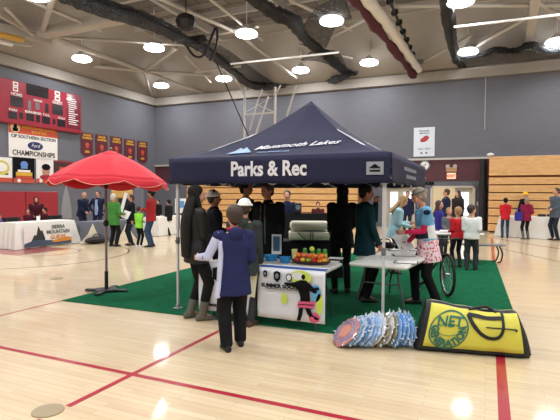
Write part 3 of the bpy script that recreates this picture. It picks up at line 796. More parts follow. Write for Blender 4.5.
for s_, px, py, z in (('HOME', 13, 95, .2), ('GUEST', 54, 103.2, .2), ('PERIOD', 34.5, 101.3, .14), ('FOULS', 9.5, 110.2, .14), ('BONUS', 26.5, 112.5, .16), ('POSS', 34.5, 114, .16), ('T.O.L.', 43, 115.5, .16), ('FOULS', 58, 118.7, .14)):
    text('lettering', s_, z, M_sign, sbp(px, py) + Vector((.012, 0, 0)), EX_L, EZ, t, bold=.003)
sbrect(63.5, 94, 77, 129, mat('scoreboard panel', rgb(120, 30, 50), .2, coat=.8), 'name_panel', .006)
rnd = random.Random(3)
for k in range(13):
    y_ = 98.5 + k * 2.1; a = sbp(64.5, y_ + 0.2 * k * 0); wl = rnd.uniform(.35, .62)
    build(MB().box((.12, a.y + wl / 2 + .05, a.z), (.012, wl, .045)), 'lettering_bar', M_sign, t)
# championship banner
def board(name, label, cat, x0, y0, x1, y1, m, off=.03, th=.02, group=None):
    a0, a1, z0, z1 = wrect(x0, y0, x1, y1)
    t = thing(name, label, cat, (XL + off, (a0 + a1) / 2, z0), 0, group); t['w'] = a1 - a0; t['h'] = z1 - z0
    build(MB().box((0, 0, (z1 - z0) / 2), (th, a1 - a0, z1 - z0)), 'sheet', m, t); return t, a1 - a0, z1 - z0
def rect(t, u, v, w, h, m, name='print', x=.012, th=.006): build(MB().box((x, u, v), (th, w, h)), name, m, t)
t, w_, h_ = board('banner', 'white championship banner with orange header hanging below the scoreboard', 'banner', 8, 124.5, 57, 158.5, M_sign)
rect(t, 0, h_ * .84, w_, h_ * .32, M_orange, 'header'); build(MB().disc((.02, -w_ * .38, h_ * .84), .24, (0, 1, 0), (0, 0, 1), .006), 'badge', mat('badge cream', rgb(226, 206, 160), .6), t)
build(MB().box((.03, -w_ * .38, h_ * .78), (.01, .26, .16)).ell((.03, -w_ * .38, h_ * .87), (.01, .09, .13)), 'badge_figure', M_ink, t)
for s_, v_, z_, m_ in (('MAMMOTH HIGH SCHOOL', .885, .15, M_gold), ('BOOSTERS', .77, .17, M_gold)):
    text('lettering', s_, z_, m_, (.02, w_ * .10, h_ * v_), EX_L, EZ, t, bold=.006)
text('lettering', 'CIF SOUTHERN SECTION', .215, M_ink, (.02, 0, h_ * .60), EX_L, EZ, t, bold=.003)
text('lettering', 'CHAMPIONSHIPS', .33, M_ink, (.02, 0, h_ * .13), EX_L, EZ, t, bold=.005, sx=.92)
build(MB().disc((.014, .05, h_ * .37), .2, (0, 1, 0), (0, 0, 1), .006, sx=2.1), 'oval_logo', M_navyink, t)
text('logo_lettering', 'Ford', .24, M_sign, (.024, .05, h_ * .375), EX_L, EZ, t, shear=.3)
M_foot = mat('poster foot red', rgb(196, 80, 62), .6)
for (x0, y0, x1, y1, m_, lab, kind) in ((-12, 157, 11.7, 182, M_sign, 'white poster with a yellow crest at the left edge of the left wall', 'crest'),
                                      (12.7, 157.5, 34, 183, M_ink, 'black poster with blue emblem under the championship banner', 'emblem'),
                                      (35.6, 159, 53, 183, M_sign, 'white poster showing a dark haired face beside the black poster', 'face'),
                                      (54, 161, 73, 184, mat('poster brown', rgb(70, 42, 44), .6), 'dark brown poster partly behind the red umbrella', 'plain')):
    t, w_, h_ = board('poster', lab, 'poster', x0, y0, x1, y1, m_)
    rect(t, 0, h_ * .09, w_, h_ * .18, M_foot, 'footer'); build(MB().disc((.016, -w_ * .25, h_ * .09), .09, (0, 1, 0), (0, 0, 1), .006), 'badge', M_sign, t)
    if kind == 'crest':
        build(MB().disc((.014, w_ * .05, h_ * .58), .36, (0, 1, 0), (0, 0, 1), .006, sy=.9), 'crest_ring', mat('crest yellow', rgb(206, 196, 90), .6), t)
        build(MB().disc((.021, w_ * .05, h_ * .60), .25, (0, 1, 0), (0, 0, 1), .006, sy=.8), 'crest_centre', M_sign, t)
        rect(t, w_ * .05, h_ * .33, w_ * .55, .07, M_ink, 'crest_text')
    if kind == 'emblem':
        build(MB().ell((.02, 0, h_ * .72), (.012, .2, .16)).box((.02, 0, h_ * .60), (.01, .34, .10)), 'emblem', mat('emblem blue', rgb(96, 140, 205), .5), t)
        rect(t, 0, h_ * .47, w_ * .6, .1, M_sign, 'name_strip'); rect(t, 0, h_ * .34, w_ * .78, .2, M_gold, 'gold_strip'); rect(t, 0, h_ * .22, w_ * .8, .14, M_orange, 'orange_strip')
    if kind == 'face':
        build(MB().ell((.02, .05, h_ * .5), (.012, .22, .3)), 'face_print', M_skinp, t); build(MB().ell((.028, .05, h_ * .66), (.012, .25, .16)), 'hair_print', M_ink, t)
        build(MB().ell((.024, .05, h_ * .25), (.012, .36, .12)), 'shirt_print', M_red, t)
    if kind == 'plain': rect(t, 0, h_ * .96, w_, .06, M_red, 'top_stripe'); rect(t, 0, h_ * .6, w_ * .5, .3, M_foot, 'figure_print')
# maroon pennant row
ords = ['leftmost', 'second', 'third', 'fourth', 'rightmost']
for k, (x0, x1, y0, y1) in enumerate(((80.5, 92.5, 133, 156.5), (95.2, 107, 135, 159), (110, 121.5, 137, 160), (124, 134.5, 139.5, 161.5), (136.8, 147, 141.5, 163))):
    a0, a1, z0, z1 = wrect(x0, y0, x1, y1); w_ = a1 - a0; h_ = z1 - z0
    t = thing('pennant', 'maroon and gold hanging pennant, %s of the row of five on the left wall' % ords[k], 'pennant', (XL + .03, (a0 + a1) / 2, z0), 0, 'maroon pennants')
    mb = MB(); P = [(-w_ / 2, h_), (w_ / 2, h_), (w_ / 2, .14 * h_), (w_ * .2, 0), (-w_ * .2, 0), (-w_ / 2, .14 * h_)]
    mb.rings([[Vector((0, u, v)) for u, v in P], [Vector((.015, u, v)) for u, v in P]]); build(mb, 'cloth', M_mar2, t)
    text('lettering', 'LEAGUE', .15, M_gold, (.022, 0, h_ * .90), EX_L, EZ, t, bold=.008)
    text('lettering', 'CHAMPIONS', .14, M_gold, (.022, 0, h_ * .78), EX_L, EZ, t, bold=.008, sx=.85)
    build(MB().ell((.02, 0, h_ * .5), (.01, w_ * .17, h_ * .09)).box((.02, 0, h_ * .38), (.01, w_ * .24, h_ * .05)), 'emblem', M_foot, t)
    text('lettering', '2006', .16, M_gold, (.022, 0, h_ * .2), EX_L, EZ, t, bold=.008)
# ------------------------------------------------------------ things on the back wall
def bpt(px, py, off=0.0): p = ony(px, py, YB); p.y -= off; return p
def bboard(name, label, cat, x0, y0, x1, y1, m, off=.05, th=.03):
    a, b = ony(x0, y0, YB), ony(x1, y1, YB); z0 = ony((x0 + x1) / 2, y1, YB).z; z1 = ony((x0 + x1) / 2, y0, YB).z
    t = thing(name, label, cat, ((a.x + b.x) / 2, YB - off, z0)); build(MB().box((0, 0, (z1 - z0) / 2), (b.x - a.x, th, z1 - z0)), 'sheet', m, t); return t, b.x - a.x, z1 - z0
t, w_, h_ = bboard('poster', 'white poster with a red map shape high on the back wall', 'poster', 414, 127.5, 434.5, 156.5, mat('poster pale blue', rgb(216, 226, 236), .4), .03, .02)
Fd = -.016
build(MB().ell((0, Fd, h_ * .58), (.20, .006, .12), Matrix.Rotation(-.35, 3, 'Y')).ell((.1, Fd, h_ * .64), (.14, .006, .11)), 'red_shape', mat('poster red', rgb(176, 52, 60), .5), t)
text('lettering', 'Mammoth', .12, M_ink, (0, Fd - .002, h_ * .88), EX_B, EZ, t); text('lettering', 'High School', .10, M_ink, (0, Fd - .002, h_ * .80), EX_B, EZ, t)
text('lettering', '2015 - 2016', .12, M_navyink, (0, Fd - .002, h_ * .26), EX_B, EZ, t)
for u in (-.12, .12): build(MB().ell((u, Fd, h_ * .12), (.06, .006, .05)), 'small_logo', M_grey, t)
# clock
c = bpt(425, 165.5, .07)
t = thing('wall_clock', 'round white faced clock in a six-sided frame on the maroon band', 'clock', c)
R = [Vector((.3 * math.cos(a), 0, .3 * math.sin(a))) for a in [2 * PI * i / 6 for i in range(6)]]
build(MB().rings([[p + Vector((0, .05, 0)) for p in R], [p * .95 for p in R]]), 'frame', M_grey, t)
build(MB().disc((0, -.002, 0), .2, (1, 0, 0), (0, 0, 1), .012), 'face', M_sign, t)
build(MB().box((.03, -.022, .05), (.02, .01, .12)).box((-.05, -.022, .01), (.13, .01, .02)), 'hands', M_ink, t)
# exit sign with emergency lamps
c = bpt(451.5, 176, .1)
t = thing('exit_sign', 'lit exit sign under twin emergency lamps above the open doorway', 'exit sign', c)
build(MB().box((0, 0, .0), (.42, .1, .3), bev=.02), 'sign_box', mat('sign glow', rgb(235, 190, 160), .4, emit=.9), t)
text('lettering', 'EXIT', .19, mat('exit red', rgb(210, 30, 30), .4, emit=1.0), (0, -.06, -.01), EX_B, EZ, t, bold=.008)
build(MB().box((0, 0, .32), (.5, .14, .22), bev=.02), 'lamp_box', mat('emergency lamp tan', rgb(190, 150, 110), .5), t)
for u in (-.17, .17): build(MB().cyl((u, -.04, .50), (u, -.14, .47), .08, .1), 'lamp_head', M_steelw, t)
t_ = text('wall_lettering', 'MUNGER', .21, M_ink, bpt(425.5, 183.5, .012), EX_B, EZ, bold=.012, extrude=.01); tag(t_, 'black capital letters on the grey wall above the doors', 'lettering')
tag(build(MB().box((0, 0, 0), (.06, .04, .09)).ell((0, -.03, .02), (.03, .03, .03)), 'wall_sensor', M_white), 'tiny white sensor on the wall below the clock', 'sensor').location = bpt(425, 178, .03)
t = thing('security_camera', 'small white security camera on the ledge above the bleachers', 'camera', ony(490.5, 156, 23.6)); build(MB().ell((0, 0, .06), (.16, .12, .08)), 'dome', M_white, t, smooth=True); build(MB().box((0, .45, .06), (.06, .9, .05)), 'bracket', M_white, t)
tag(build(MB().box((0, 0, .02), (.12, .03, .2)), 'light_switch', M_white), 'small white switch plate right of the open doorway', 'switch').location = bpt(478, 204, .02)
a, b = ony(486, 64, YB), ony(485.5, 130, YB); tag(build(MB().cyl((a.x, YB - .04, a.z), (a.x, YB - .04, b.z), .018), 'conduit', M_steelw), 'thin white conduit running down the back wall', 'conduit')
# pale stand sign near the left tent leg, far away
c = at(180.5, 15.5); t = thing('easel_display', 'blue and white display poster on an easel behind the left tent leg', 'display', c, math.radians(24))
zz = zat(180, 213, 15.5), zat(180, 198.5, 15.5)
build(MB().box((0, 0, (zz[0] + zz[1]) / 2), (.36, .03, zz[1] - zz[0])), 'board', M_sign, t); build(MB().box((0, -.02, (zz[0] + zz[1]) / 2 + .05), (.24, .01, .22)), 'picture', mat('print blue', rgb(90, 150, 205), .4), t)
for sd in (-1, 1): build(MB().cap((sd * .16, .02, .02), (sd * .03, .02, zz[1]), .012), 'leg', M_dark, t)
build(MB().cap((0, .4, .02), (0, .02, zz[1]), .012), 'leg', M_dark, t)
# ------------------------------------------------------------ canopy tent
FLp = onz(178, 309.5); TX0, TY0 = FLp.x, FLp.y
fr_ = ray(383, 300); kx = TY0 / fr_.y * fr_.x; TS = kx - TX0
ZE = zat(172, 159.5, FLp.dot(CF) + .03); ZV = zat(172, 187.5, FLp.dot(CF)) + .04
cx_, cy_ = TX0 + TS / 2, TY0 + TS / 2; dc = Vector((cx_, cy_, 0)).dot(CF); ZA = zat(305, 101, dc)
t = thing('canopy_tent', 'large navy pop-up canopy with white lettering on the valance', 'canopy tent', (cx_, cy_, GZ))
tent = t
M_navy = mat('navy tent fabric', rgb(30, 33, 62), .7, bump=.35, bscale=3.5, spec=.3)
H2 = TS / 2 + .085; zE, zV, zA = ZE - GZ, ZV - GZ, ZA - GZ
def panel(side, u, v):   # u -1..1 along the eave, v 0 eave..1 apex
    k = 1 - v; x = u * H2 * k; y = -H2 * k
    sag = -.16 * math.sin(PI * v) * (.75 + .25 * abs(u)) - .045 * (1 - u * u) * math.sin(PI * min(1, v * 2.2)) * (1 - v)
    z = zE + (zA - zE) * v + sag
    a = side * PI / 2
    return Vector((x * math.cos(a) - y * math.sin(a), x * math.sin(a) + y * math.cos(a), z))
top = MB()
for sd in range(4):
    rr = [[panel(sd, -1 + 2 * i / 24, j / 20 * .985) for i in range(25)] for j in range(21)]
    n = 25; top.add([p for r in rr for p in r], [(j * n + i, j * n + i + 1, (j + 1) * n + i + 1, (j + 1) * n + i) for j in range(20) for i in range(24)])
rf = build(top, 'roof', M_navy, t, smooth=True); md = rf.modifiers.new('w', 'WELD'); md.merge_threshold = .004; md = rf.modifiers.new('s', 'SOLIDIFY'); md.thickness = .004; md.offset = -1
build(MB().ell((0, 0, zA - .03), (.03, .03, .025)), 'peak_cap', M_navy, t, smooth=True)
for sd in range(4):
    a = sd * PI / 2; mb = MB(); rr = []
    for j in range(6):
        z = zE + .004 - (zE - zV) * j / 5
        rr.append([Vector((lambda x, y: (x * math.cos(a) - y * math.sin(a), x * math.sin(a) + y * math.cos(a), z + (.008 * math.sin(i * .7) if j == 5 else 0)))(-H2 + 2 * H2 * i / 40, -H2 - .004 - .008 * math.sin(i * .5 + sd) * j / 5)) for i in range(41)])
    n = 41; mb.add([p for r in rr for p in r], [(j * n + i, j * n + i + 1, (j + 1) * n + i + 1, (j + 1) * n + i) for j in range(5) for i in range(40)])
    o = build(mb, 'valance', M_navy, t, smooth=True); md = o.modifiers.new('s', 'SOLIDIFY'); md.thickness = .004; md.offset = 0
M_tw = mat('tent print white', rgb(226, 226, 232), .6); M_tb = mat('tent print blue', rgb(150, 180, 220), .6)
def vx(px): r = ray(px, 175); return r.x * (TY0 - .10) / r.y - cx_
vz = zV + (zE - zV) * .5
xa, xb = vx(230.5), vx(307); vs, fs = text_mesh('Parks & Rec', .25, bold=.009); wdt = max(v.x for v in vs) - min(v.x for v in vs)
text('lettering', 'Parks & Rec', .262, M_tw, ((xa + xb) / 2, -H2 - .022, vz + .012), (1, 0, 0), (0, 0, 1), t, bold=.0075, sx=(xb - xa) / wdt / 1.06)
bx = vx(375); build(MB().box((bx, -H2 - .022, vz - .0), (.2, .006, .15)), 'maker_label', mat('label grey', rgb(150, 152, 165), .6), t)
build(MB().add([(bx - .07, -H2 - .028, vz), (bx + .07, -H2 - .028, vz), (bx, -H2 - .028, vz + .05), (bx - .07, -H2 - .034, vz), (bx + .07, -H2 - .034, vz), (bx, -H2 - .034, vz + .05)], [(0, 1, 2), (5, 4, 3), (0, 3, 4, 1), (1, 4, 5, 2), (2, 5, 3, 0)]).box((bx, -H2 - .028, vz - .03), (.12, .006, .02)), 'maker_mark', M_ink, t)
# slanted print mapped to the roof panel (front = side 0)
def onpanel(x, v, lift=.012):
    k = 1 - v; p = panel(0, x / (H2 * k), v); p2 = panel(0, x / (H2 * k), v + .01); d = (p2 - p).normalized(); n = Vector((0, -d.z, d.y)); return p + n * lift
def roofuv(px, py):
    best = None
    for i in range(200):
        v = i / 200; y = -H2 * (1 - v); r = ray(px, py); tt = (cy_ + y) / r.y; X = r.x * tt - cx_; Z = EYE + r.z * tt - GZ
        if abs(X) > H2 * (1 - v): continue
        q = panel(0, X / (H2 * (1 - v)), v); e = abs(q.z - Z)
        if best is None or e < best[0]: best = (e, X, v)
    return best[1], best[2]
def roof_text(s, size, pa, pb, m, **k):
    vs, fs = text_mesh(s, size, **k); x0 = min(v.x for v in vs); x1 = max(v.x for v in vs)
    (ua, va), (ub, vb) = roofuv(*pa), roofuv(*pb); sc = (ub - ua) / (x1 - x0); mb = MB()
    mb.add([onpanel(ua + (v.x - x0) * sc, (va + (vb - va) * (v.x - x0) / (x1 - x0)) + v.y * .62, .016 + v.z) for v in vs], fs)
    return build(mb, 'lettering', m, t)
roof_text('Mammoth Lakes', .17, (256, 149.5), (341, 142.5), M_tw, shear=.45, bold=.001)
roof_text('CALIFORNIA', .062, (257, 153.5), (290, 152), M_tb)
pts = [roofuv(*p) for p in ((227, 155), (236, 152), (241, 149), (244, 150.5), (247, 148), (251, 153), (249, 153.5))]
mb = MB(); mb.rings([[onpanel(u, v, .012) for u, v in pts], [onpanel(u, v, .018) for u, v in pts]]); build(mb, 'mountain_print', M_tb, t)
# side panel print (right side of the tent)
mb = MB(); mb.box((H2 + .014, -H2 * .1, vz + .04), (.006, 1.1, .05)); mb.box((H2 + .014, -H2 * .05, vz - .06), (.006, .9, .05)); build(mb, 'side_print', mat('side print', rgb(120, 122, 135), .7), t)
# frame
M_leg = mat('tent leg enamel', rgb(200, 202, 206), .35, metal=.2)
hS = TS / 2
for sx_, sy_ in ((-1, -1), (1, -1), (1, 1), (-1, 1)):
    L = MB(); x, y = sx_ * hS, sy_ * hS
    L.box((x, y, .62), (.030, .030, 1.24), bev=.003); L.box((x, y, zE / 2 + .56), (.042, .042, zE - 1.12 - .02), bev=.004)
    lg = build(L, 'leg', M_leg, t)
    build(MB().box((x, y, .012), (.11, .11, .012)).box((x, y, .04), (.045, .045, .06)), 'foot_plate', M_chrome, lg)
    build(MB().box((x, y, .98), (.05, .05, .10), bev=.01).cyl((x, y - .03, .98), (x, y - .055, .98), .012), 'slider', M_grey, lg)
    build(MB().box((x, y, zE - .06), (.07, .07, .11), bev=.01), 'corner_bracket', M_black, lg)
for sd in range(4):
    a = sd * PI / 2; Rz = Matrix.Rotation(a, 3, 'Z'); mb = MB(); n = 4
    for i in range(n):
        x0, x1 = -hS + TS * i / n, -hS + TS * (i + 1) / n; hi, lo = zE - .06, zE - .36
        mb.cap(Rz @ Vector((x0, -hS + .02, hi if i % 2 == 0 else lo)), Rz @ Vector((x1, -hS + .02, lo if i % 2 == 0 else hi)), .011, n=6)
        mb.cap(Rz @ Vector((x0, -hS + .04, lo if i % 2 == 0 else hi)), Rz @ Vector((x1, -hS + .04, hi if i % 2 == 0 else lo)), .011, n=6)
    build(mb, 'scissor_truss', M_leg, t, smooth=True)
for sd in range(4):
    a = sd * PI / 2 + PI / 4; r = hS * math.sqrt(2); mb = MB(); mb.cap((r * math.cos(a), r * math.sin(a), zE - .05), (.03 * math.cos(a), .03 * math.sin(a), zA - .22), .012, n=6)
    build(mb, 'rafter', M_leg, t, smooth=True)
build(MB().cyl((0, 0, zA - .5), (0, 0, zA - .06), .02), 'centre_pole', M_leg, t)
# ------------------------------------------------------------ red umbrella
ub = onz(106.5, 292); ud = ub.dot(CF)
t = thing('market_umbrella', 'large faded red market umbrella standing on the left edge of the carpet', 'umbrella', (ub.x, ub.y, GZ))
uz0 = zat(105, 179.5, ud); uz1 = zat(103, 151.5, ud); ur = 60.5 * ud / FPX * .93
M_umb = mat('umbrella red fabric', rgb(208, 38, 54), .6, bump=.7, bscale=4, spec=.3)
def up(a, v):   # v 0 centre..1 rim; 8 ribs
    k = (a / (PI / 4)) % 1; bow = 4 * k * (1 - k)
    r = ur * v * (1 - .055 * bow * v); z = uz1 - (uz1 - uz0) * (v ** 1.5) - .02 * bow * v
    return Vector((r * math.cos(a), r * math.sin(a), z - GZ))
tilt = Matrix.Rotation(math.radians(1.2), 3, CF) @ Matrix.Rotation(math.radians(-2.5), 3, CR)
mb = MB(); NA = 64; a0 = math.radians(12)
rr = [[tilt @ up(a0 + 2 * PI * i / NA, .12 + .88 * j / 12) for i in range(NA)] for j in range(13)]; mb.rings(rr, cap=False)
o = build(mb, 'fabric', M_umb, t, smooth=True); md = o.modifiers.new('s', 'SOLIDIFY'); md.thickness = .004
mb = MB(); rr = []
for j in range(4):
    rr.append([])
    for i in range(NA):
        a = a0 + 2 * PI * i / NA; p = up(a, 1.0); k = ((2 * PI * i / NA) / (PI / 4)) % 1; q = 4 * k * (1 - k)
        rr[-1].append(tilt @ (p + Vector((.012 * math.cos(a) * j, .012 * math.sin(a) * j, -(.045 + .085 * q) * j / 3))))
mb.rings(rr, cap=False); o = build(mb, 'valance', M_umb, t, smooth=True); md = o.modifiers.new('s', 'SOLIDIFY'); md.thickness = .004
o = build(MB().tube([q + (q.normalized() * .004) for q in rr[-1]], .006, n=5, closed=True), 'piping', mat('umbrella piping', rgb(240, 160, 150), .6), t)
mb = MB(); rr = [[tilt @ Vector((ur * v * math.cos(a), ur * v * math.sin(a), uz1 + .03 - .09 * (v / .24) ** 1.3 - GZ)) for a in [2 * PI * i / 32 for i in range(32)]] for v in (.01, .08, .16, .24)]
o = build(mb.rings(rr, cap=False), 'vent_cap', M_umb, t, smooth=True); md = o.modifiers.new('s', 'SOLIDIFY'); md.thickness = .004
M_pole = mat('umbrella bronze pole', rgb(130, 116, 110), .35, metal=.4)
build(MB().cyl((0, 0, .05), (0, 0, uz1 - .02), .021).ell(tilt @ Vector((0, 0, uz1 + .04)), (.025, .025, .035)), 'pole', M_pole, t, smooth=True)
for k in range(8):
    a = a0 + k * PI / 4; rb = build(MB().cap(tilt @ (up(a + .001, .06) - Vector((0, 0, .02))), tilt @ (up(a + .001, 1) - Vector((0, 0, .012))), .008, n=6), 'rib', M_pole, t, smooth=True)
    build(MB().cap((0, 0, uz0 - .12), tilt @ (up(a + .001, .55) - Vector((0, 0, .02))), .006, n=6), 'strut', M_pole, rb, smooth=True)
build(MB().cyl((0, 0, uz0 - .16), (0, 0, uz0 - .06), .035), 'runner', M_black, t); build(MB().box((.03, -.03, 1.25 - .1), (.06, .08, .1), bev=.015).cap((.06, -.06, 1.15), (.06, -.12, 1.15), .01), 'crank', M_black, t)
b_ = build(MB().box((0, 0, .02), (.72, .09, .035), bev=.01).box((0, 0, .02), (.09, .72, .036), bev=.01).box((0, 0, .03), (.34, .3, .03), Matrix.Rotation(.5, 3, 'Z'), bev=.01), 'base', M_dark, t); b_.rotation_euler = (0, 0, .35)
build(MB().cyl((0, 0, .03), (0, 0, .34), .03), 'base_socket', M_black, t)
# ------------------------------------------------------------ soccer camp table
M_ptop = mat('white table plastic', rgb(222, 222, 216), .45); M_tleg = mat('table leg steel', rgb(78, 82, 88), .4, metal=.5)
def folding_table(label, x, y, L, Wd, rz, H=.74, group=None, legless=False):
    t = thing('folding_table', label, 'table', (x, y, GZ), rz, group)
    build(MB().box((0, 0, H - .025), (L, Wd, .05), bev=.018), 'tabletop', M_ptop, t)
    for sd in (-1, 1):
        for sy in (-1, 1):
            x0 = sd * (L / 2 - .18); y0 = sy * (Wd / 2 - .08)
            build(MB().tube(smooth_path([(x0, y0 * .7, H - .05), (x0, y0 * .8, H - .28), (x0 + sd * .03, y0, .25), (x0 + sd * .06, y0 * 1.08, .014)], 5), .014), 'leg', M_tleg, t, smooth=True)
        x0 = sd * (L / 2 - .18)
        build(MB().cap((x0, -Wd * .30, H - .28), (x0, Wd * .30, H - .28), .012), 'crossbar', M_tleg, t, smooth=True)
        build(MB().cap((x0, 0, H - .28), (sd * .15, 0, H - .06), .011), 'brace', M_tleg, t, smooth=True)
    return t
e0 = onz(200, 262, .75 + GZ); e1 = onz(325.5, 269.5, .75 + GZ); c1 = onz(344, 258.5, .75 + GZ)
TBY = (e0.y + e1.y) / 2; TBX0, TBX1 = e0.x, e1.x
folding_table('long white folding table at the tent front holding the fruit tray', (TBX0 + TBX1) / 2, TBY + .40, TBX1 - TBX0, .76, 0)
TZ = GZ + .74
M_ban = mat('vinyl banner white', rgb(216, 219, 226), .4, bump=.25, bscale=3)
def banner(label, pa, pb, pc_, over=True):   # hangs from the table front
    A, B = ony(pa[0], pa[1], TBY - .012), ony(pb[0], pb[1], TBY - .012); zb = ony(pc_[0], pc_[1], TBY).z
    t = thing('table_banner', label, 'banner', (A.x, TBY - .006, 0)); w_ = B.x - A.x; mb = MB(); rr = []
    for j in range(9):
        z = TZ + .004 - (TZ - zb) * j / 8; rr.append([Vector((w_ * i / 24, -.008 - .012 * (.5 + .5 * math.sin(i * .8 + j * .5)) * j / 8, z)) for i in range(25)])
    n = 25; mb.add([p for r in rr for p in r], [(j * n + i, j * n + i + 1, (j + 1) * n + i + 1, (j + 1) * n + i) for j in range(8) for i in range(24)])
    o = build(mb, 'vinyl_sheet', M_ban, t, smooth=True); md = o.modifiers.new('s', 'SOLIDIFY'); md.thickness = .003
    if over: build(MB().box((w_ / 2, .06, TZ + .004), (w_, .14, .004)), 'top_flap', mat('banner blue', rgb(44, 88, 170), .4), t)
    return t, w_, TZ, zb
bn, bw, bz1, bz0 = banner('white soccer camp banner with black player silhouette taped to the table front', (258, 265), (325.5, 269.5), (290, 320))
def bl(u, v, o=0): return Vector((bw * u, -.034 - o, bz1 - (bz1 - bz0) * v))
M_lime = mat('print lime', rgb(196, 216, 92), .5); M_pink = mat('print pink', rgb(216, 92, 130), .5); M_cyan = mat('print cyan', rgb(96, 168, 214), .5)
def blob(name, pts, m, o=0): build(MB().rings([[bl(u, v, o) for u, v in pts], [bl(u, v, o + .003) for u, v in pts]]), name, m, bn)
def circ_pts(u, v, ru, rv, n=20): return [(u + ru * math.cos(a), v + rv * math.sin(a)) for a in [2 * PI * i / n for i in range(n)]]
blob('lime_splash', circ_pts(.66, .14, .16, .13), M_lime); blob('lime_splash', circ_pts(.42, .58, .05, .11), M_lime); blob('lime_splash', circ_pts(.93, .62, .05, .2), M_lime); blob('lime_splash', circ_pts(.62, .12, .09, .07), M_ban, .002)
blob('cyan_splash', circ_pts(.88, .42, .07, .16), M_cyan); blob('pink_splash', circ_pts(.86, .88, .08, .1), M_pink)
blob('player_head', circ_pts(.70, .13, .028, .05), M_ink, .004)
blob('player_silhouette', [(.66, .19), (.74, .19), (.84, .30), (.90, .40), (.86, .43), (.79, .37), (.80, .55), (.78, .72), (.66, .72), (.66, .52), (.62, .36), (.52, .32), (.42, .30), (.42, .26), (.54, .26)], M_ink, .004)
blob('player_leg', [(.64, .72), (.70, .72), (.69, .85), (.66, .97), (.61, .97), (.63, .85)], M_ink, .004); blob('player_leg', [(.73, .72), (.80, .72), (.84, .84), (.92, .88), (.92, .92), (.82, .91), (.76, .82)], M_ink, .004)
blob('ball_print', circ_pts(.83, .92, .035, .055), M_pink, .005)
for v_, m_ in ((.63, M_pink), (.68, M_pink)): blob('shorts_print', [(.63, v_ - .03), (.87, v_ - .05), (.86, v_ + .02), (.62, v_ + .04)], m_, .007)
for u_, s_ in ((.13, .7), (.31, 1.15)):
    sh_ = [(u_ - .045 * s_, .08), (u_, .05), (u_ + .045 * s_, .08), (u_ + .042 * s_, .08 + .11 * s_), (u_, .08 + .17 * s_), (u_ - .042 * s_, .08 + .11 * s_)]
    blob('club_shield', sh_, M_ink, .002); blob('shield_centre', circ_pts(u_, .08 + .06 * s_, .024 * s_, .045 * s_), mat('shield grey', rgb(120, 125, 135), .5), .006)
blob('round_crest', circ_pts(.49, .16, .048, .075), M_ink, .002); blob('crest_centre', circ_pts(.49, .16, .034, .055), M_ban, .006)
text('lettering', 'SUMMER SOCCER CAMP', .062, M_ink, bl(.50, .345, .014), (1, 0, 0), (0, 0, 1), bn, bold=.003, sx=1.12)
text('lettering', 'MAMMOTH LAKES PARKS & REC', .026, M_ink, bl(.40, .40, .012), (1, 0, 0), (0, 0, 1), bn, sx=1.2)
bn2, bw, bz1, bz0 = banner('white banner on the left part of the soccer table behind the navy coat', (199, 262), (250.5, 265), (222, 312), over=False)
bn = bn2; bl = lambda u, v, o=0: Vector((bw * u, -.034 - o, bz1 - (bz1 - bz0) * v))
blob('club_shield', [(.3, .1), (.4, .06), (.5, .1), (.49, .3), (.4, .38), (.31, .3)], M_ink, .002); blob('lime_splash', circ_pts(.18, .28, .12, .14), M_lime)
text('lettering', 'SUMMER CAMP', .05, M_ink, bl(.36, .86, .012), (1, 0, 0), (0, 0, 1), bn, bold=.002)
# papers hanging
o = tag(build(MB().box((0, 0, 0), (.10, .004, .3), Matrix.Rotation(.12, 3, 'Y')), 'hanging_papers', mat('paper lime print', rgb(214, 216, 190), .6)), 'pale leaflets hanging in the gap between the two table banners', 'leaflets'); o.location = ony(252.5, 285, TBY - .09)
# items on the table
rnd = random.Random(11)
def tpt(px, py, z=TZ + .003): return onz(px, py, z)
M_bowl = mat('blue plastic', rgb(38, 140, 205), .35)
for k, (px, py, r) in enumerate(((271, 259, .085), (285, 261, .068))):
    p = tpt(px, py + 1.5); t = thing('food_tub', ['blue plastic tub beside the framed picture on the table', 'blue plastic tub next to the fruit tray'][k], 'tub', p, 0, None)
    prof = [(.78, 0), (.95, .6), (1, 1.0), (1.06, 1.02), (1.06, .94), (.94, .93), (.75, .06)]
    build(MB().rings([[Vector((r * q * math.cos(a) * 1.15, r * q * math.sin(a), h * .075)) for a in [2 * PI * i / 24 for i in range(24)]] for q, h in prof]), 'tub', M_bowl, t, smooth=True)
    build(MB().ell((0, 0, .045), (r * .85, r * .78, .025)), 'contents', mat('snack mix', rgb(70, 120, 150), .6), t)
# framed picture on table
p = tpt(266.5, 257); t = thing('picture_frame', 'small white framed picture standing on the table behind the tubs', 'picture frame', p + Vector((0, .35, 0)), math.radians(12))
build(MB().box((0, 0, .15), (.15, .02, .30), bev=.004), 'frame', M_white, t); build(MB().box((0, -.011, .16), (.10, .006, .22)), 'picture', mat('print photo', rgb(70, 110, 150), .4), t); build(MB().box((0, .05, .1), (.04, .1, .01), Matrix.Rotation(.8, 3, 'X')), 'stand', M_black, t)
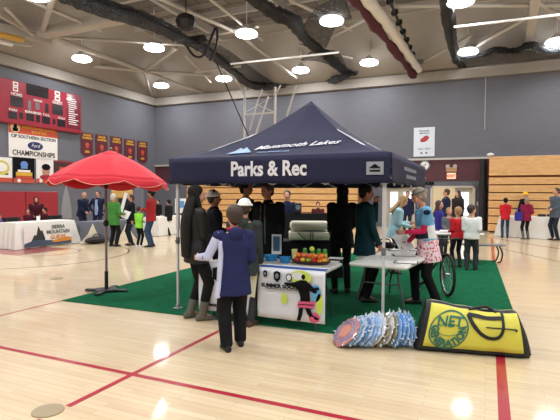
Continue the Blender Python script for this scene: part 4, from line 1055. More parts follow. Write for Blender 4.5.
# fruit tray
ft = tpt(311, 263.5); t = thing('fruit_tray', 'dark oval tray under the heap of fruit on the table', 'tray', ft, 0)
build(MB().rings([[Vector((.26 * q * math.cos(a), .17 * q * math.sin(a), h)) for a in [2 * PI * i / 32 for i in range(32)]] for q, h in ((.85, 0), (1, .035), (1.03, .04), (1.0, .045), (.84, .012))]), 'tray', mat('tray dark', rgb(60, 34, 30), .5), t, smooth=True)
FC = {'red apple': (rgb(186, 40, 38), 'apple'), 'orange': (rgb(238, 126, 40), 'orange'), 'green apple': (rgb(140, 170, 60), 'apple'), 'yellow apple': (rgb(232, 190, 70), 'apple'), 'peach': (rgb(226, 112, 82), 'peach')}
proto = {}
placed = []
def fruit(kind, loc, r, label):
    col, cat = FC[kind]
    if kind not in proto:
        mb = MB(); prof = []
        for i in range(12):
            a = -PI / 2 + PI * (i + .2) / 11.4; dim = .16 * math.exp(-((abs(a) - PI / 2) / .35) ** 2); prof.append((math.cos(a) * (1 + .05 * math.sin(a)), math.sin(a) * (1 - dim) * .93))
        mb.rings([[Vector((q * math.cos(b), q * math.sin(b), z)) for b in [2 * PI * i / 18 for i in range(18)]] for q, z in prof])
        me_o = build(mb, cat, mat('fruit ' + kind, col, .35, bump=.05 if kind != 'orange' else .3, bscale=30, var=.2, vscale=2, coat=.3), None, smooth=True)
        st = build(MB().cap((0, 0, .75), (.08, 0, 1.05), .05, n=6), 'stem', mat('stem brown', rgb(70, 50, 30), .7), me_o)
        proto[kind] = (me_o, st); o = me_o
    else:
        a, b = proto[kind]; o = a.copy(); COL.objects.link(o); c = b.copy(); COL.objects.link(c); c.parent = o
    o.location = loc; o.scale = (r, r, r); o.rotation_euler = (rnd.uniform(-.5, .5), rnd.uniform(-.5, .5), rnd.uniform(0, 6)); tag(o, label, cat, 'fruit heap'); return o
seq = ['red apple', 'orange', 'peach', 'green apple', 'red apple', 'yellow apple', 'orange', 'red apple', 'peach', 'orange', 'green apple', 'red apple']
R_ = .036
layer0 = []
for j, yy in enumerate((-.10, -.03, .04, .11)):
    nx = (5, 6, 6, 5)[j]
    for i in range(nx): layer0.append((( i - (nx - 1) / 2) * .077, yy, .016 + R_))
layer1 = [((i - 2) * .076 + .0, y_, .016 + R_ + .058) for y_ in (-.065, .01) for i in range(5)]
side_w = lambda x: 'left' if x < -.09 else ('right' if x > .09 else 'middle')
cnt = {}
k = 0
for ly, lst in (('bottom', layer0), ('upper', layer1)):
    for (x, y, z) in lst:
        kind = seq[(k * 5 + (k // 3)) % len(seq)]
        if ly == 'upper' and abs(x - .0) < .08 and y > 0: k += 1; continue
        dep = {-.10: 'front', -.03: 'second', .04: 'third', .11: 'back', -.065: 'front', .01: 'back'}[y]
        col_no = round((x + .2) / .0385)
        fruit(kind, (ft.x + x, ft.y + y, ft.z + z), R_, '%s, %s from left, %s row of the %s fruit layer' % (kind, ['first', 'second', 'third', 'fourth', 'fifth', 'sixth'][len([1 for q in lst if q[1] == y and q[0] < x])], dep, ly))
        k += 1
# green drink glasses, cup, tennis ball
def cup(label, name, p, r, h, m, content=None):
    t = thing(name, label, 'cup', p); build(MB().rings([[Vector((q * r * math.cos(a), q * r * math.sin(a), z * h)) for a in [2 * PI * i / 20 for i in range(20)]] for q, z in ((.8, 0), (1, 1), (.92, 1), (.74, .04))]), 'wall', m, t, smooth=True)
    if content: build(MB().cyl((0, 0, h * .05), (0, 0, h * .8), r * .76, r * .9), 'drink', content, t)
    return t
M_gr = mat('green bottle', rgb(70, 150, 60), .25, coat=.5); M_yel = mat('yellow foam', rgb(238, 232, 160), .5)
by = .22
for k, (px, lab, m_) in enumerate(((294.5, 'white cup with yellow rim behind the fruit heap', M_yel), (305, 'tall green can behind the fruit under the lime ball', M_gr), (313, 'green can behind the middle of the fruit heap', M_gr), (319, 'green can second from the right behind the fruit', M_gr), (325, 'rightmost green can behind the fruit heap', M_gr))):
    r = ray(px, 250); yy = ft.y + by + (.0 if k % 2 else .02); X = r.x * yy / r.y
    if k == 0: cup(lab, 'cup', (X, yy, TZ + .003), .042, .145, M_yel)
    else:
        t = thing('drink_can', lab, 'can', (X, yy, TZ + .003), 0, 'green cans'); rr = .030
        build(MB().rings([[Vector((q * math.cos(a), q * math.sin(a), z)) for a in [2 * PI * i / 18 for i in range(18)]] for q, z in ((.024, 0), (rr, .01), (rr, .155), (.024, .17), (.022, .166))]), 'can', M_gr, t, smooth=True)
        build(MB().disc((0, 0, .166), .02, (1, 0, 0), (0, 1, 0), .003), 'lid', M_chrome, t)
        build(MB().cyl((0, 0, .05), (0, 0, .11), .0305), 'label_band', mat('can lime', rgb(190, 210, 70), .4), t)
r = ray(312, 242.5); yy = ft.y + .02; o = tag(build(MB().ell((0, 0, 0), (.034, .034, .034)), 'tennis_ball', mat('tennis felt', rgb(206, 226, 90), .9, bump=.4, bscale=120), smooth=True), 'lime yellow tennis ball on top of the fruit heap', 'ball'); o.location = (r.x * yy / r.y, yy, TZ + .016 + R_ * 2 + .058 + .034 + .012)
# papers at the right end of the table
for k, (px, py) in enumerate(((333, 262), (338, 258.5))):
    o = tag(build(MB().box((0, 0, .004), (.2, .15, .008)), 'paper_stack', M_white), ['flat white paper stack at the right end of the soccer table', 'second white paper stack behind the first at the table end'][k], 'papers'); o.location = tpt(px, py) + Vector((-.03, 0, 0)); o.rotation_euler = (0, 0, .15 * k)
# ------------------------------------------------------------ right folding table with clipboards
f0 = onz(354, 262, TZ); f1 = onz(416, 268, TZ); f2 = onz(425, 254, TZ)
rtW = (f1 - f0).length; rx = (f0.x + f1.x) / 2; rang = math.atan2((f1 - f0).y, (f1 - f0).x) * .5; rtL = 1.83
rt = folding_table('white folding table with clipboards under the right side of the tent', rx, (f0.y + f1.y) / 2 + rtL / 2, rtL, max(.76, rtW * .92), math.pi / 2 + rang)
def onrt(px, py): return onz(px, py, TZ + .002)
for k, (px, py, lab, a) in enumerate(((406, 262.5, 'clipboard with white sheet nearest the table corner', .1), (403, 255.5, 'clipboard with white sheet behind the nearest one', .35), (411, 250, 'clipboard with forms at the middle of the right table', -.1), (397, 250, 'clipboard beside the pale blue jacket on the right table', .6))):
    t = thing('clipboard', lab, 'clipboard', onrt(px, py), a, 'clipboards'); build(MB().box((0, 0, .003), (.32, .23, .005), bev=.001), 'board', M_dark, t); build(MB().box((0, -.005, .0075), (.28, .20, .003)), 'paper', M_white, t); build(MB().box((-.13, 0, .012), (.03, .1, .012), bev=.003), 'clip', M_chrome, t)
o = tag(build(MB().box((0, 0, .004), (.3, .22, .008)), 'paper_stack', M_white), 'loose white papers at the left corner of the right table', 'papers'); o.location = onrt(368, 258)
t = thing('laptop_bag', 'black bag lying at the far end of the right table', 'bag', onrt(385, 248)); build(MB().box((0, 0, .05), (.34, .2, .10), bev=.04), 'body', M_black, t); build(MB().tube(smooth_path([(-.1, 0, .09), (-.06, 0, .15), (.06, 0, .15), (.1, 0, .09)], 5), .01), 'handle', M_black, t, smooth=True)
# ------------------------------------------------------------ black covered table with cream cushions (middle of the tent)
bd = 9.4; bc = at(303, bd); bc0 = at(268, bd); bc1 = at(338, bd)
def rzc(): return math.radians(YAW)
def drape(name, label, c, L, Wd, H, rz, m, flare=.06, gz=0, folds=14, seed=0, group=None):
    rn = random.Random(seed); mb = MB(); rr = []; per = []; NS = 96
    for i in range(NS):
        q = i / NS * 4; s_ = int(q); u = q - s_
        cs = [(-1, -1), (1, -1), (1, 1), (-1, 1)]; a, b = cs[s_], cs[(s_ + 1) % 4]; per.append((a[0] + (b[0] - a[0]) * u, a[1] + (b[1] - a[1]) * u))
    R = Matrix.Rotation(rz, 3, 'Z')
    for j, (z, f) in enumerate(((H + .006, -.02), (H, 0), (H - .03, .006), (H * .75, flare * .3), (H * .45, flare * .6), (H * .2, flare * .85), (.012, flare))):
        ring = []
        for i, (u, v) in enumerate(per):
            cn = (abs(u) * abs(v)) ** 6; w_ = (.018 * math.sin(i * 2 * PI * folds / NS + seed)) * (j > 2) * j / 6
            ex_ = f * (1 + 1.1 * cn) + w_
            ring.append(R @ Vector((u * L / 2 + ex_ * (u if abs(u) > .98 else 0), v * Wd / 2 + ex_ * (v if abs(v) > .98 else 0), z)))
        rr.append(ring)
    mb.rings(rr); o = build(mb, name, m, smooth=True); o.location = (c[0], c[1], gz); return tag(o, label, 'tablecloth', group)
M_blkcloth = mat('black cloth', rgb(20, 20, 26), .85, bump=.3, bscale=5)
M_creamc = mat('cream vinyl', rgb(244, 240, 216), .5, bump=.15, bscale=5)
zt = zat(303, 241, bd)
drape('tablecloth', 'black cloth over the table standing behind the soccer table', at(303, bd + .2), 1.45, .6, zt - GZ, rzc(), M_blkcloth, .04, GZ, seed=2)
for k, (x0, x1, y0, y1, lab, dd) in enumerate(((289, 333, 231.5, 239.5, 'long cream padded block, lower of the two on the black cloth', 0), (290, 328.5, 221.2, 230.5, 'cream padded cushion, upper of the two over the black cloth', .03))):
    a = at((x0 + x1) / 2, bd + dd); z0, z1 = zat(303, y1, bd), zat(303, y0, bd); L = (x1 - x0) / FPX * bd
    t = thing('padded_block', lab, 'cushion', (a.x, a.y, z0 + (.006 if k == 0 else .0)), rzc(), 'cream padded blocks')
    build(MB().box((0, 0, (z1 - z0) / 2), (L, .4, z1 - z0), bev=.05 if k else .02), 'pad', M_creamc, t, smooth=True)
    if k == 0:
        for u in (-.02, .03): build(MB().box((u, -.205, (z1 - z0) / 2 + .02), (.015, .01, z1 - z0 + .02)), 'strap', M_black, t)
        build(MB().cap((-.27, -.206, z1 - z0 - .01), (-.12, -.206, .01), .008), 'strap', M_black, t)
    else: build(MB().box((0, -.2, .0), (L * .96, .01, .015)), 'seam', M_grey, t); 
a = at(311, bd + .8); z1 = zat(303, 213.8, bd + .8); t = thing('display_board', 'low black display board standing behind the cream cushions', 'display board', (a.x, a.y, GZ), rzc())
build(MB().box((0, 0, (z1 - .3) / 2 + .3), (1.25, .04, z1 - .3)), 'board', M_blkcloth, t)
for u in (-.5, .5): build(MB().box((u, 0, .15), (.05, .3, .3)), 'foot', M_black, t)
a = at(298, bd + .8); t = thing('small_speaker', 'small black loudspeaker with pale cone on top of the black board', 'speaker', (a.x, a.y, z1 + GZ - .0), rzc())
build(MB().box((0, 0, .11), (.15, .13, .22), bev=.02), 'cabinet', M_dark, t); build(MB().disc((0, -.066, .13), .055, (1, 0, 0), (0, 0, 1), .01), 'cone', mat('cone pale', rgb(120, 140, 150), .5), t)
# ------------------------------------------------------------ plastic wrapped bundles
bcols = [('pink and orange', (186, 126, 122)), ('grey blue', (120, 150, 178)), ('pale blue', (168, 190, 214)), ('deep blue', (84, 124, 176)), ('pale blue', (164, 188, 216)), ('light blue', (140, 178, 220)), ('pale blue', (170, 196, 226)), ('clear white', (206, 212, 218)),
         ('tan', (160, 148, 124)), ('clear white', (204, 206, 206)), ('olive tan', (140, 136, 110)), ('light blue', (130, 176, 226)), ('bright blue', (110, 164, 228)), ('light blue', (140, 184, 232)), ('bright blue', (116, 168, 226)), ('clear blue', (150, 180, 212))]
A0, A1 = onz(346, 345), onz(409, 346); NB = len(bcols)
ordn = ['leftmost', 'second', 'third', 'fourth', 'fifth', 'sixth', 'seventh', 'eighth', 'ninth', 'tenth', 'eleventh', 'twelfth', 'thirteenth', 'fourteenth', 'fifteenth', 'rightmost']
for k, (cn, cc) in enumerate(bcols):
    f = k / (NB - 1); p = A0.lerp(A1, f); rn = random.Random(40 + k)
    lean_ = math.radians(46 - 34 * min(1, f * 1.3))
    r = .182 - .05 * max(0, f - .75) * 4 * (1 if k == NB - 1 else .3); th = .017
    t = thing('wrapped_bundle', '%s disc in crinkled clear plastic, %s in the floor pile' % (cn, ordn[k] + ('' if k in (0, 15) else ' from left')), 'wrapped disc', (p.x, p.y, 0), 0, 'plastic wrapped discs')
    hd = (A1 - A0).normalized(); pn = Vector((-hd.y, hd.x, 0))
    ax = (-hd * math.cos(lean_) * 1 + Vector((0, 0, 1)) * math.sin(lean_) - pn * .25).normalized() if 1 else hd
    e2 = pn - ax * pn.dot(ax); e2.normalize(); e1 = ax.cross(e2)
    mb = MB(); rr = []; n = 40
    jag = [rn.uniform(-.012, .016) for _ in range(n)]
    for q, w_ in ((.02, 1.0), (.55, 1.05), (.85, .9), (1.0, .35), (1.0, -.35), (.85, -.9), (.55, -1.05), (.02, -1.0)):
        rr.append([e1 * ((r + jag[i] * (q > .9)) * q * math.cos(2 * PI * i / n)) + e2 * ((r + jag[i] * (q > .9)) * q * 1.05 * math.sin(2 * PI * i / n)) + ax * (w_ * th + rn.uniform(-.003, .003)) for i in range(n)])
    zmin = min(q.z for g in rr for q in g); off = Vector((0, 0, -zmin + .003))
    mb.rings([[q + off for q in g] for g in rr])
    cm = mat('wrap ' + cn + str(cc[0]), rgb(*cc), .25, bump=.5, bscale=18, var=.25, vscale=12, coat=.7)
    build(mb, 'wrapped_disc', cm, t, smooth=True)
    if k == 0: build(MB().disc(off + ax * (th + .004), r * .45, e1, e2, .004), 'front_print', mat('disc print', rgb(206, 140, 124), .4), t)
    if k == 0:
        for q_ in (.6, .8): build(MB().tube([off + ax * (th * .95) + e1 * r * q_ * math.cos(2 * PI * i / 40) + e2 * r * q_ * math.sin(2 * PI * i / 40) for i in range(40)], .006, closed=True), 'printed_ring', mat('ring blue', rgb(96, 140, 190), .3), t, smooth=True)
    # plastic twist tails
    for s_ in range(12):
        a = rn.uniform(0, 2 * PI) if s_ else PI; c0 = e1 * r * math.cos(a) + e2 * r * math.sin(a) + off; c2 = c0 * 1 + (e1 * math.cos(a) + e2 * math.sin(a)) * rn.uniform(.02, .05) + ax * rn.uniform(-.02, .02)
        if c2.z > .02: build(MB().cyl(c0, c2, .012, .002, 6), 'plastic_tail', mat('clear plastic', rgb(208, 218, 230), .15, coat=.8), t)
# ------------------------------------------------------------ yellow racket bag
B0, B1 = onz(416, 346), onz(521, 354); bl_ = (B1 - B0).length; bang = math.atan2((B1 - B0).y, (B1 - B0).x)
t = thing('racket_bag', 'large yellow and black sports bag lying on the carpet corner', 'bag', ((B0.x + B1.x) / 2, (B0.y + B1.y) / 2, 0), bang)
BH0, BH1 = .50, .42; BD = .34; hl = bl_ / 2
def bagpt(u, w, out=0):   # u along 0..1, w around 0..1 (0 = front bottom edge, .5 = top ridge, 1 = back bottom)
    h = BH0 + (BH1 - BH0) * u - .035 * math.sin(PI * u)
    x = -hl + u * bl_ ; a = w * PI
    cz_ = h * (math.sin(a) ** .75) if 0 < w < 1 else 0; cy2 = -math.cos(a); sg = 1 if cy2 > 0 else -1
    y = BD / 2 * sg * (abs(cy2) ** .55); z = cz_
    bul = .03 * math.sin(PI * min(max(z / h, 0), 1)) * sg; xs = x + (.10 * (z / h) if u < .5 else .10 * (z / h) * (1 - u) * 2)
    xs -= (.06 * (z / h)) * max(0, (u - .5) * 2)
    nz = Vector((0, y / (BD / 2), (z / h) ** 2)).normalized()
    return Vector((xs, y + bul, z + .012 + GZ)) + nz * (out + .004 * math.sin(u * 23 + w * 9))
def bagsurf(u0, u1, w0, w1, out, nu=30, nw=14, th=.0):
    mb = MB(); g = [[bagpt(u0 + (u1 - u0) * i / nu, w0 + (w1 - w0) * j / nw, out) for i in range(nu + 1)] for j in range(nw + 1)]; n = nu + 1
    mb.add([p for r in g for p in r], [(j * n + i, j * n + i + 1, (j + 1) * n + i + 1, (j + 1) * n + i) for j in range(nw) for i in range(nu)]); return mb
M_bblk = mat('bag black nylon', rgb(20, 22, 26), .6, bump=.2, bscale=20); M_byel = mat('bag yellow nylon', rgb(214, 208, 78), .5, bump=.25, bscale=6); M_bgrn = mat('bag green print', rgb(30, 110, 96), .5)
mb = MB(); rr = []
for i in range(-3, 34):
    u = min(max(i / 30, 0), 1); sc = 1 - (.10 * max(0, -i) ** 1.0 if i < 0 else .13 * max(0, i - 30)); cx2 = .012 * (i if i < 0 else max(0, i - 30)) * (2.0 if i > 30 else 1)
    ring = [bagpt(u, .0 + j / 24, 0) for j in range(25)]; cm = Vector((ring[12].x * 0 + sum(p.x for p in ring) / 25, 0, .2))
    rr.append([Vector((p.x + cx2, p.y * sc, .012 + GZ + (p.z - .012 - GZ) * sc)) for p in ring])
mb.rings(rr); build(mb, 'body', M_bblk, t, smooth=True)
o = build(bagsurf(.045, .985, .012, .43, .007), 'front_panel', M_byel, t, smooth=True); md = o.modifiers.new('s', 'SOLIDIFY'); md.thickness = .004
o = build(bagsurf(.045, .985, .57, .988, .007), 'back_panel', M_byel, t, smooth=True); md = o.modifiers.new('s', 'SOLIDIFY'); md.thickness = .004
def surfp(x, z, out):   # local metric (x from left, z up) on the front
    u = x / bl_; h = BH0 + (BH1 - BH0) * u - .035 * math.sin(PI * u); w = math.asin(min(1, max(0, z / h)) ** (1 / .75)) / PI
    p = bagpt(u, w, out); return p
LC = (.262, .222); LR = .195
def ringmesh(name, r0, r1, m, out=.016):
    mb = MB(); n = 48; g = [[surfp(LC[0] + r * math.cos(2 * PI * i / n) * .98, LC[1] + r * math.sin(2 * PI * i / n), o_) for i in range(n)] for r, o_ in ((r0, out), (r1, out), (r1, out - .006), (r0, out - .006))]; g.append(g[0]); mb.rings(g, cap=False); build(mb, name, m, t)
ringmesh('logo_ring', LR - .012, LR, M_bgrn)
def bagtext(s, size, fn_, **k):
    vs, fs = text_mesh(s, size, extrude=.001, **k); mb = MB(); mb.add([fn_(v) for v in vs], fs); build(mb, 'logo_lettering', M_bgrn, t)
bagtext('NET', .15, lambda v: surfp(LC[0] - .0 + v.x * .9, LC[1] + .085 + v.y * (1 - .9 * abs(v.x)) , .018 + v.z), bold=.003)
def arcm(v):
    a = -PI / 2 + v.x / (LR * .74); r = LR * .70 - v.y; return surfp(LC[0] + r * math.cos(a), LC[1] + r * math.sin(a) , .018 + v.z)
bagtext('GENERATION', .104, arcm, bold=.005, sx=.86)
mb = MB(); pts = [surfp(LC[0] + x, LC[1] + .02 + .045 * math.cos(x / LR * 1.9), .017) for x in [(-LR + .01) + (2 * LR - .02) * i / 20 for i in range(21)]]; build(mb.tube(pts, .004, n=6), 'logo_seam', M_bgrn, t, smooth=True)
mb = MB(); pts = [surfp(LC[0] + x, LC[1] - .0 - .10 + .12 * (x / LR) ** 2 * .9 + .05, .017) for x in [(-LR * .6) + (1.2 * LR) * i / 16 for i in range(17)]]; build(mb.tube(pts, .003, n=6), 'logo_seam', M_bgrn, t, smooth=True)
# zip pocket, straps
build(MB().tube([surfp(.63 + .36 * i / 12, .275 - .005 * i / 12, .02) for i in range(13)], .007, n=6), 'pocket_zip', M_bblk, t, smooth=True)
build(MB().ell(surfp(.985, .262, .022), (.012, .008, .012)), 'zip_pull', M_bblk, t, smooth=True)
def strapm(pts, wd, name, out=.02):
    P = smooth_path([Vector((p[0], 0, p[1])) for p in pts], 8); mb = MB(); g0_ = []; 
    for i, p in enumerate(P):
        d = (P[min(i + 1, len(P) - 1)] - P[max(i - 1, 0)]).normalized(); n2 = Vector((-d.z, 0, d.x)) * wd / 2
        g0_.append([surfp(p.x + n2.x, p.z + n2.z, out), surfp(p.x - n2.x, p.z - n2.z, out), surfp(p.x - n2.x, p.z - n2.z, out - .006), surfp(p.x + n2.x, p.z + n2.z, out - .006)])
    build(mb.rings(g0_), name, M_bblk, t)
strapm([(.42, .39), (.48, .30), (.57, .22), (.68, .175), (.78, .185), (.83, .26), (.835, .36), (.83, .41)], .034, 'carry_strap')
strapm([(.42, .385), (.60, .36), (.83, .36)], .03, 'top_strap')
P = smooth_path([bagpt(.40, .42, .01), bagpt(.5, .47, .03), bagpt(.62, .5, .035), bagpt(.72, .42, .01)], 8); build(MB().tube(P, .014, n=8), 'handle', M_bblk, t, smooth=True)
build(MB().tube([bagpt(.06 + .85 * i / 30, .5, .006) for i in range(31)], .008, n=6), 'main_zip', M_grey, t, smooth=True)
# ------------------------------------------------------------ far tables
M_wcl = mat('white tablecloth', rgb(232, 230, 222), .7, bump=.2, bscale=4); M_gcl = mat('grey table skirt', rgb(104, 108, 120), .75, bump=.3, bscale=5)
a, b = onz(12, 249.5), onz(79, 243.5); xm_ = (a.x + b.x) / 2 - .38; L = abs(b.y - a.y)
hT = onx(40, 222, (a.x + b.x) / 2).z
ycT = (a.y + b.y) / 2; t1x = (a.x + b.x) / 2
drape('tablecloth', 'long white tablecloth with a mountain guide banner below the red wall pads', (xm_, ycT), .72, L, hT, 0, M_wcl, .08, 0, seed=5)
t = thing('table_banner', 'mountain guide banner with dark peak and orange lettering on the white cloth', 'banner', (t1x + .10, ycT, 0), 0)
a2, b2 = onx(24, 235, t1x + .1).y - ycT, onx(71, 235, t1x + .1).y - ycT; zt_, zb_ = onx(45, 224.5, t1x + .1).z, onx(45, 245.5, t1x + .1).z
build(MB().box((0, (a2 + b2) / 2, (zt_ + zb_) / 2), (.01, b2 - a2, zt_ - zb_)), 'sheet', M_sign, t)
def gl(u, v): return Vector((.008, a2 + (b2 - a2) * u, zb_ + (zt_ - zb_) * v))
def gblob(n_, pts, m, o=0): build(MB().rings([[gl(u, v) + Vector((o, 0, 0)) for u, v in pts], [gl(u, v) + Vector((o + .004, 0, 0)) for u, v in pts]]), n_, m, t)
gblob('peak_print', [(.14, .25), (.20, .55), (.24, .5), (.28, .95), (.33, .7), (.36, .75), (.42, .35), (.42, .22)], mat('peak dark', rgb(44, 50, 48), .7))
gblob('ground_print', [(0, 0), (1, 0), (1, .16), (.7, .2), (.42, .26), (.2, .3), (0, .16)], mat('print slate', rgb(70, 84, 104), .7), .004); gblob('orange_print', [(.55, .2), (.9, .34), (1, .3), (1, .14), (.6, .12)], mat('print orange', rgb(216, 140, 60), .6), .009)
M_sl = mat('slate ink', rgb(96, 104, 104), .6)
for s_, v_, z_, m_ in (('SIERRA', .86, .16, M_sl), ('MOUNTAIN', .62, .16, M_sl), ('GUIDES', .36, .17, mat('print orange', rgb(216, 140, 60), .6))): text('lettering', s_, z_, m_, gl(.70, v_) + Vector((.012, 0, 0)), EX_L, EZ, t, bold=.004)
a, b = onz(84, 243), onz(146, 238.5); xm2 = (a.x + b.x) / 2 - .36
hT2 = onx(100, 221.5, (a.x + b.x) / 2).z; y0t, y1t = a.y, b.y
drape('tablecloth', 'grey skirted table behind the green coat, next to the white cloth', (xm2, (y0t + y1t) / 2), .7, y1t - y0t, hT2 * .99, 0, M_gcl, .03, 0, seed=8)
def swag(label, pts, X, m):
    mb = MB(); f = [onx(px, py, X) for px, py in pts]; mb.rings([f, [p + Vector((.02, 0, 0)) for p in f]]); o = build(mb, 'swag_cloth', m); tag(o, label, 'cloth')
M_crm = mat('cream cloth', rgb(222, 214, 190), .7)
swag('cream cloth triangle hanging over the grey skirt left of the umbrella pole', [(92.5, 224), (96, 232), (103, 243.5), (80, 243.5), (88, 234)], (a.x + b.x) / 2 + .06, M_crm)
swag('cream cloth triangle hanging over the grey skirt behind the green coat', [(127, 222), (131, 232), (137, 240), (117, 241.5), (122, 232)], (a.x + b.x) / 2 + .06, M_crm)
a, b = onz(160, 236), onz(176, 234); drape('tablecloth', 'white cloth table behind the man in the red jacket', (a.x - .3, (a.y + b.y) / 2 + .25), .7, 1.9, .74, 0, M_wcl, .06, 0, seed=9)
o = thing('duffel_bag', 'black duffel bag on the floor under the grey skirted table', 'bag', onz(97, 243.5)); build(MB().ell((0, 0, .12), (.2, .5, .12)), 'body', M_black, o, smooth=True); build(MB().tube(smooth_path([(0, -.2, .2), (0, -.1, .3), (0, .1, .3), (0, .2, .2)], 4), .015), 'handle', M_black, o, smooth=True)
for k, (px, lab) in enumerate(((19, 'dark folding chair back behind the white table at the far left'), (62, 'dark folding chair back behind the white table beneath the red pads end'))):
    p = onx(px, 222, t1x - .9); t = thing('folding_chair', lab, 'chair', (t1x - 1.25, p.y, 0)); 
    build(MB().box((0, 0, .45), (.42, .44, .03), bev=.01), 'seat', M_black, t); build(MB().box((-.0, 0, .82), (.03, .62, .14), bev=.012), 'backrest', M_black, t)
    for sx_ in (-1, 1):
        for sy_ in (-1, 1): build(MB().cap((sx_ * .18, sy_ * .2, .015), (sx_ * .04, sy_ * .2, .85 if sx_ > 0 else .45), .012), 'leg', M_dark, t, smooth=True)
p = onx(36, 221, xm_); o = tag(build(MB().cyl((0, 0, 0), (0, 0, .16), .045, .06), 'paper_cup', M_white, smooth=True), 'white paper cup on the white table before the maroon group', 'cup'); o.location = (xm_ + .1, p.y, hT + .008)
# right white table
a, b = onz(498, 236.5), onz(557, 240); hT3 = zat(525, 216.5, (a.dot(CF) + b.dot(CF)) / 2 + .4); rz3 = math.atan2((b - a).y, (b - a).x)
rc = (a + b) / 2; nrm_ = Vector((-math.sin(rz3), math.cos(rz3), 0)); RTc = rc + nrm_ * .42
drape('tablecloth', 'white tablecloth over the long table before the right bleachers', RTc, (b - a).length * .97, .75, hT3, rz3, M_wcl, .08, 0, seed=12)
RTZ = hT3 + .008
for k, px in enumerate((540, 544, 549, 552)):
    q = at(px, RTc.dot(CF) - .1); o = tag(build(MB().box((0, 0, .05), (.14, .10, .10), bev=.01), 'small_box', M_dark), 'small dark item on the right white table, %s from left' % ['first', 'second', 'third', 'fourth'][k], 'box', 'small dark items'); o.location = (q.x, q.y, RTZ)
# kids' table at the right of the tent
kd = 11.6; kc_ = at(449, kd); kt = folding_table('white folding table where the children stand behind the tent', kc_.x, kc_.y, 1.5, .76, math.radians(YAW - 4)); kt.location.z = 0 + (GZ if kc_.y < GY1 else 0)
KZ = kt.location.z + .74
for k, (px, lab) in enumerate(((444, 'crumpled white paper on the children table at the left'), (450, 'white paper on the children table beside the red sweater'))):
    q = at(px, kd - .15); o = tag(build(MB().box((0, 0, .03), (.2, .14, .06), bev=.02), 'paper', M_white), lab, 'paper'); o.location = (q.x, q.y, KZ + .003)
# folding bench behind the white shirt boy
q = at(484, 11.6); t = thing('bench', 'grey bench with bent black legs right of the children table', 'bench', (q.x, q.y, 0), math.radians(YAW - 4))
build(MB().box((0, 0, .44), (1.0, .28, .04), bev=.015), 'seat', M_grey, t)
for sd in (-1, 1):
    build(MB().tube(smooth_path([(sd * .35, -.1, .42), (sd * .42, -.12, .25), (sd * .38, -.14, .06), (sd * .3, -.14, .02)], 5), .018), 'leg', M_black, t, smooth=True); build(MB().tube(smooth_path([(sd * .35, .1, .42), (sd * .42, .12, .25), (sd * .38, .14, .06), (sd * .3, .14, .02)], 5), .018), 'leg', M_black, t, smooth=True)
# tan arch / display behind the green coat, dark pad
q = at(122, 19.5); t = thing('display_stand', 'tan display stand with a peaked top behind the green coat', 'display', q, math.radians(40))
zt_ = zat(122, 190, 19.5); build(MB().box((0, 0, zt_ - .17), (.85, .3, .34), bev=.05), 'tan_top', mat('tan cloth', rgb(206, 164, 92), .7), t); build(MB().box((-.3, 0, (zt_ - .3) / 2), (.3, .28, zt_ - .3)), 'side_panel', mat('tan brown', rgb(150, 108, 70), .7), t); build(MB().box((.12, .02, (zt_ - .3) / 2), (.5, .24, zt_ - .3)), 'dark_panel', M_black, t)
build(MB().box((.06, -.16, zt_ - .55), (.13, .01, .9), Matrix.Rotation(.25, 3, 'Y')), 'white_sheet', M_white, t)
q = at(138.5, 22); t = thing('rounded_pad', 'tall dark grey rounded pad standing behind the family group', 'pad', q, math.radians(24)); zt_ = zat(138.5, 186, 22)
build(MB().box((0, 0, zt_ / 2), (.5, .25, zt_), bev=.12), 'pad', M_gcl, t); build(MB().box((0, 0, .05), (.7, .5, .08)), 'foot', M_dark, t)
# flag stand by pads
q = at(66, 19.0); t = thing('flag_stand', 'furled pale flag on a stand at the end of the red wall pads', 'flag', q); zt_ = zat(66, 186, 19)
build(MB().cyl((0, 0, 0), (0, 0, zt_), .02), 'pole', M_chrome, t); build(MB().cyl((0, 0, 0), (0, 0, .05), .22), 'base', M_dark, t)
build(MB().rings([[Vector((r * (1 + .3 * math.sin(3 * a)) * math.cos(a), r * (1 + .3 * math.sin(3 * a)) * math.sin(a), z)) for a in [2 * PI * i / 18 for i in range(18)]] for z, r in ((zt_ - .1, .03), (zt_ - .4, .10), (zt_ - .9, .16), (zt_ - 1.3, .18), (zt_ - 1.35, .05))]), 'flag', mat('flag grey', rgb(140, 140, 142), .7), t, smooth=True)
# ------------------------------------------------------------ people
DN = (.24, .02, .82)
C_blk = cloth('coat black', 30, 30, 34); C_lea = mat('leather black', rgb(24, 24, 26), .5, spec=.35, bump=.5, bscale=10, var=.1); C_blk2 = cloth('coat blue black', 26, 28, 38)
P_blk = cloth('trousers black', 26, 26, 30); P_jean = cloth('jeans', 62, 84, 118); P_gry = cloth('trousers grey', 64, 66, 70); P_nav = cloth('trousers navy', 40, 46, 66)
C_nav = cloth('coat navy', 44, 50, 98); C_navd = cloth('coat dark navy', 34, 42, 74); C_lav = cloth('sleeve lavender', 196, 202, 232); C_grn = cloth('coat grey green', 62, 72, 70)
C_teal = cloth('coat teal', 24, 66, 76); C_lb = cloth('coat light blue', 166, 204, 216); C_red = cloth('coat red', 196, 38, 48); C_mar = cloth('coat maroon', 132, 30, 62); C_rd2 = cloth('coat brick red', 150, 36, 44)
C_gcoat = cloth('coat green', 66, 130, 58); C_lime = cloth('coat lime', 140, 220, 70); C_wht = cloth('shirt white', 224, 228, 228); C_blue = cloth('coat blue violet', 58, 52, 140); C_gsw = cloth('shirt grey', 120, 122, 126); C_jer = cloth('jersey blue', 110, 170, 210)
C_pink = cloth('sleeve pink', 214, 44, 96); C_shirt = cloth('shirt pale blue', 150, 170, 200); C_mrd = cloth('hoodie maroon', 88, 34, 46)
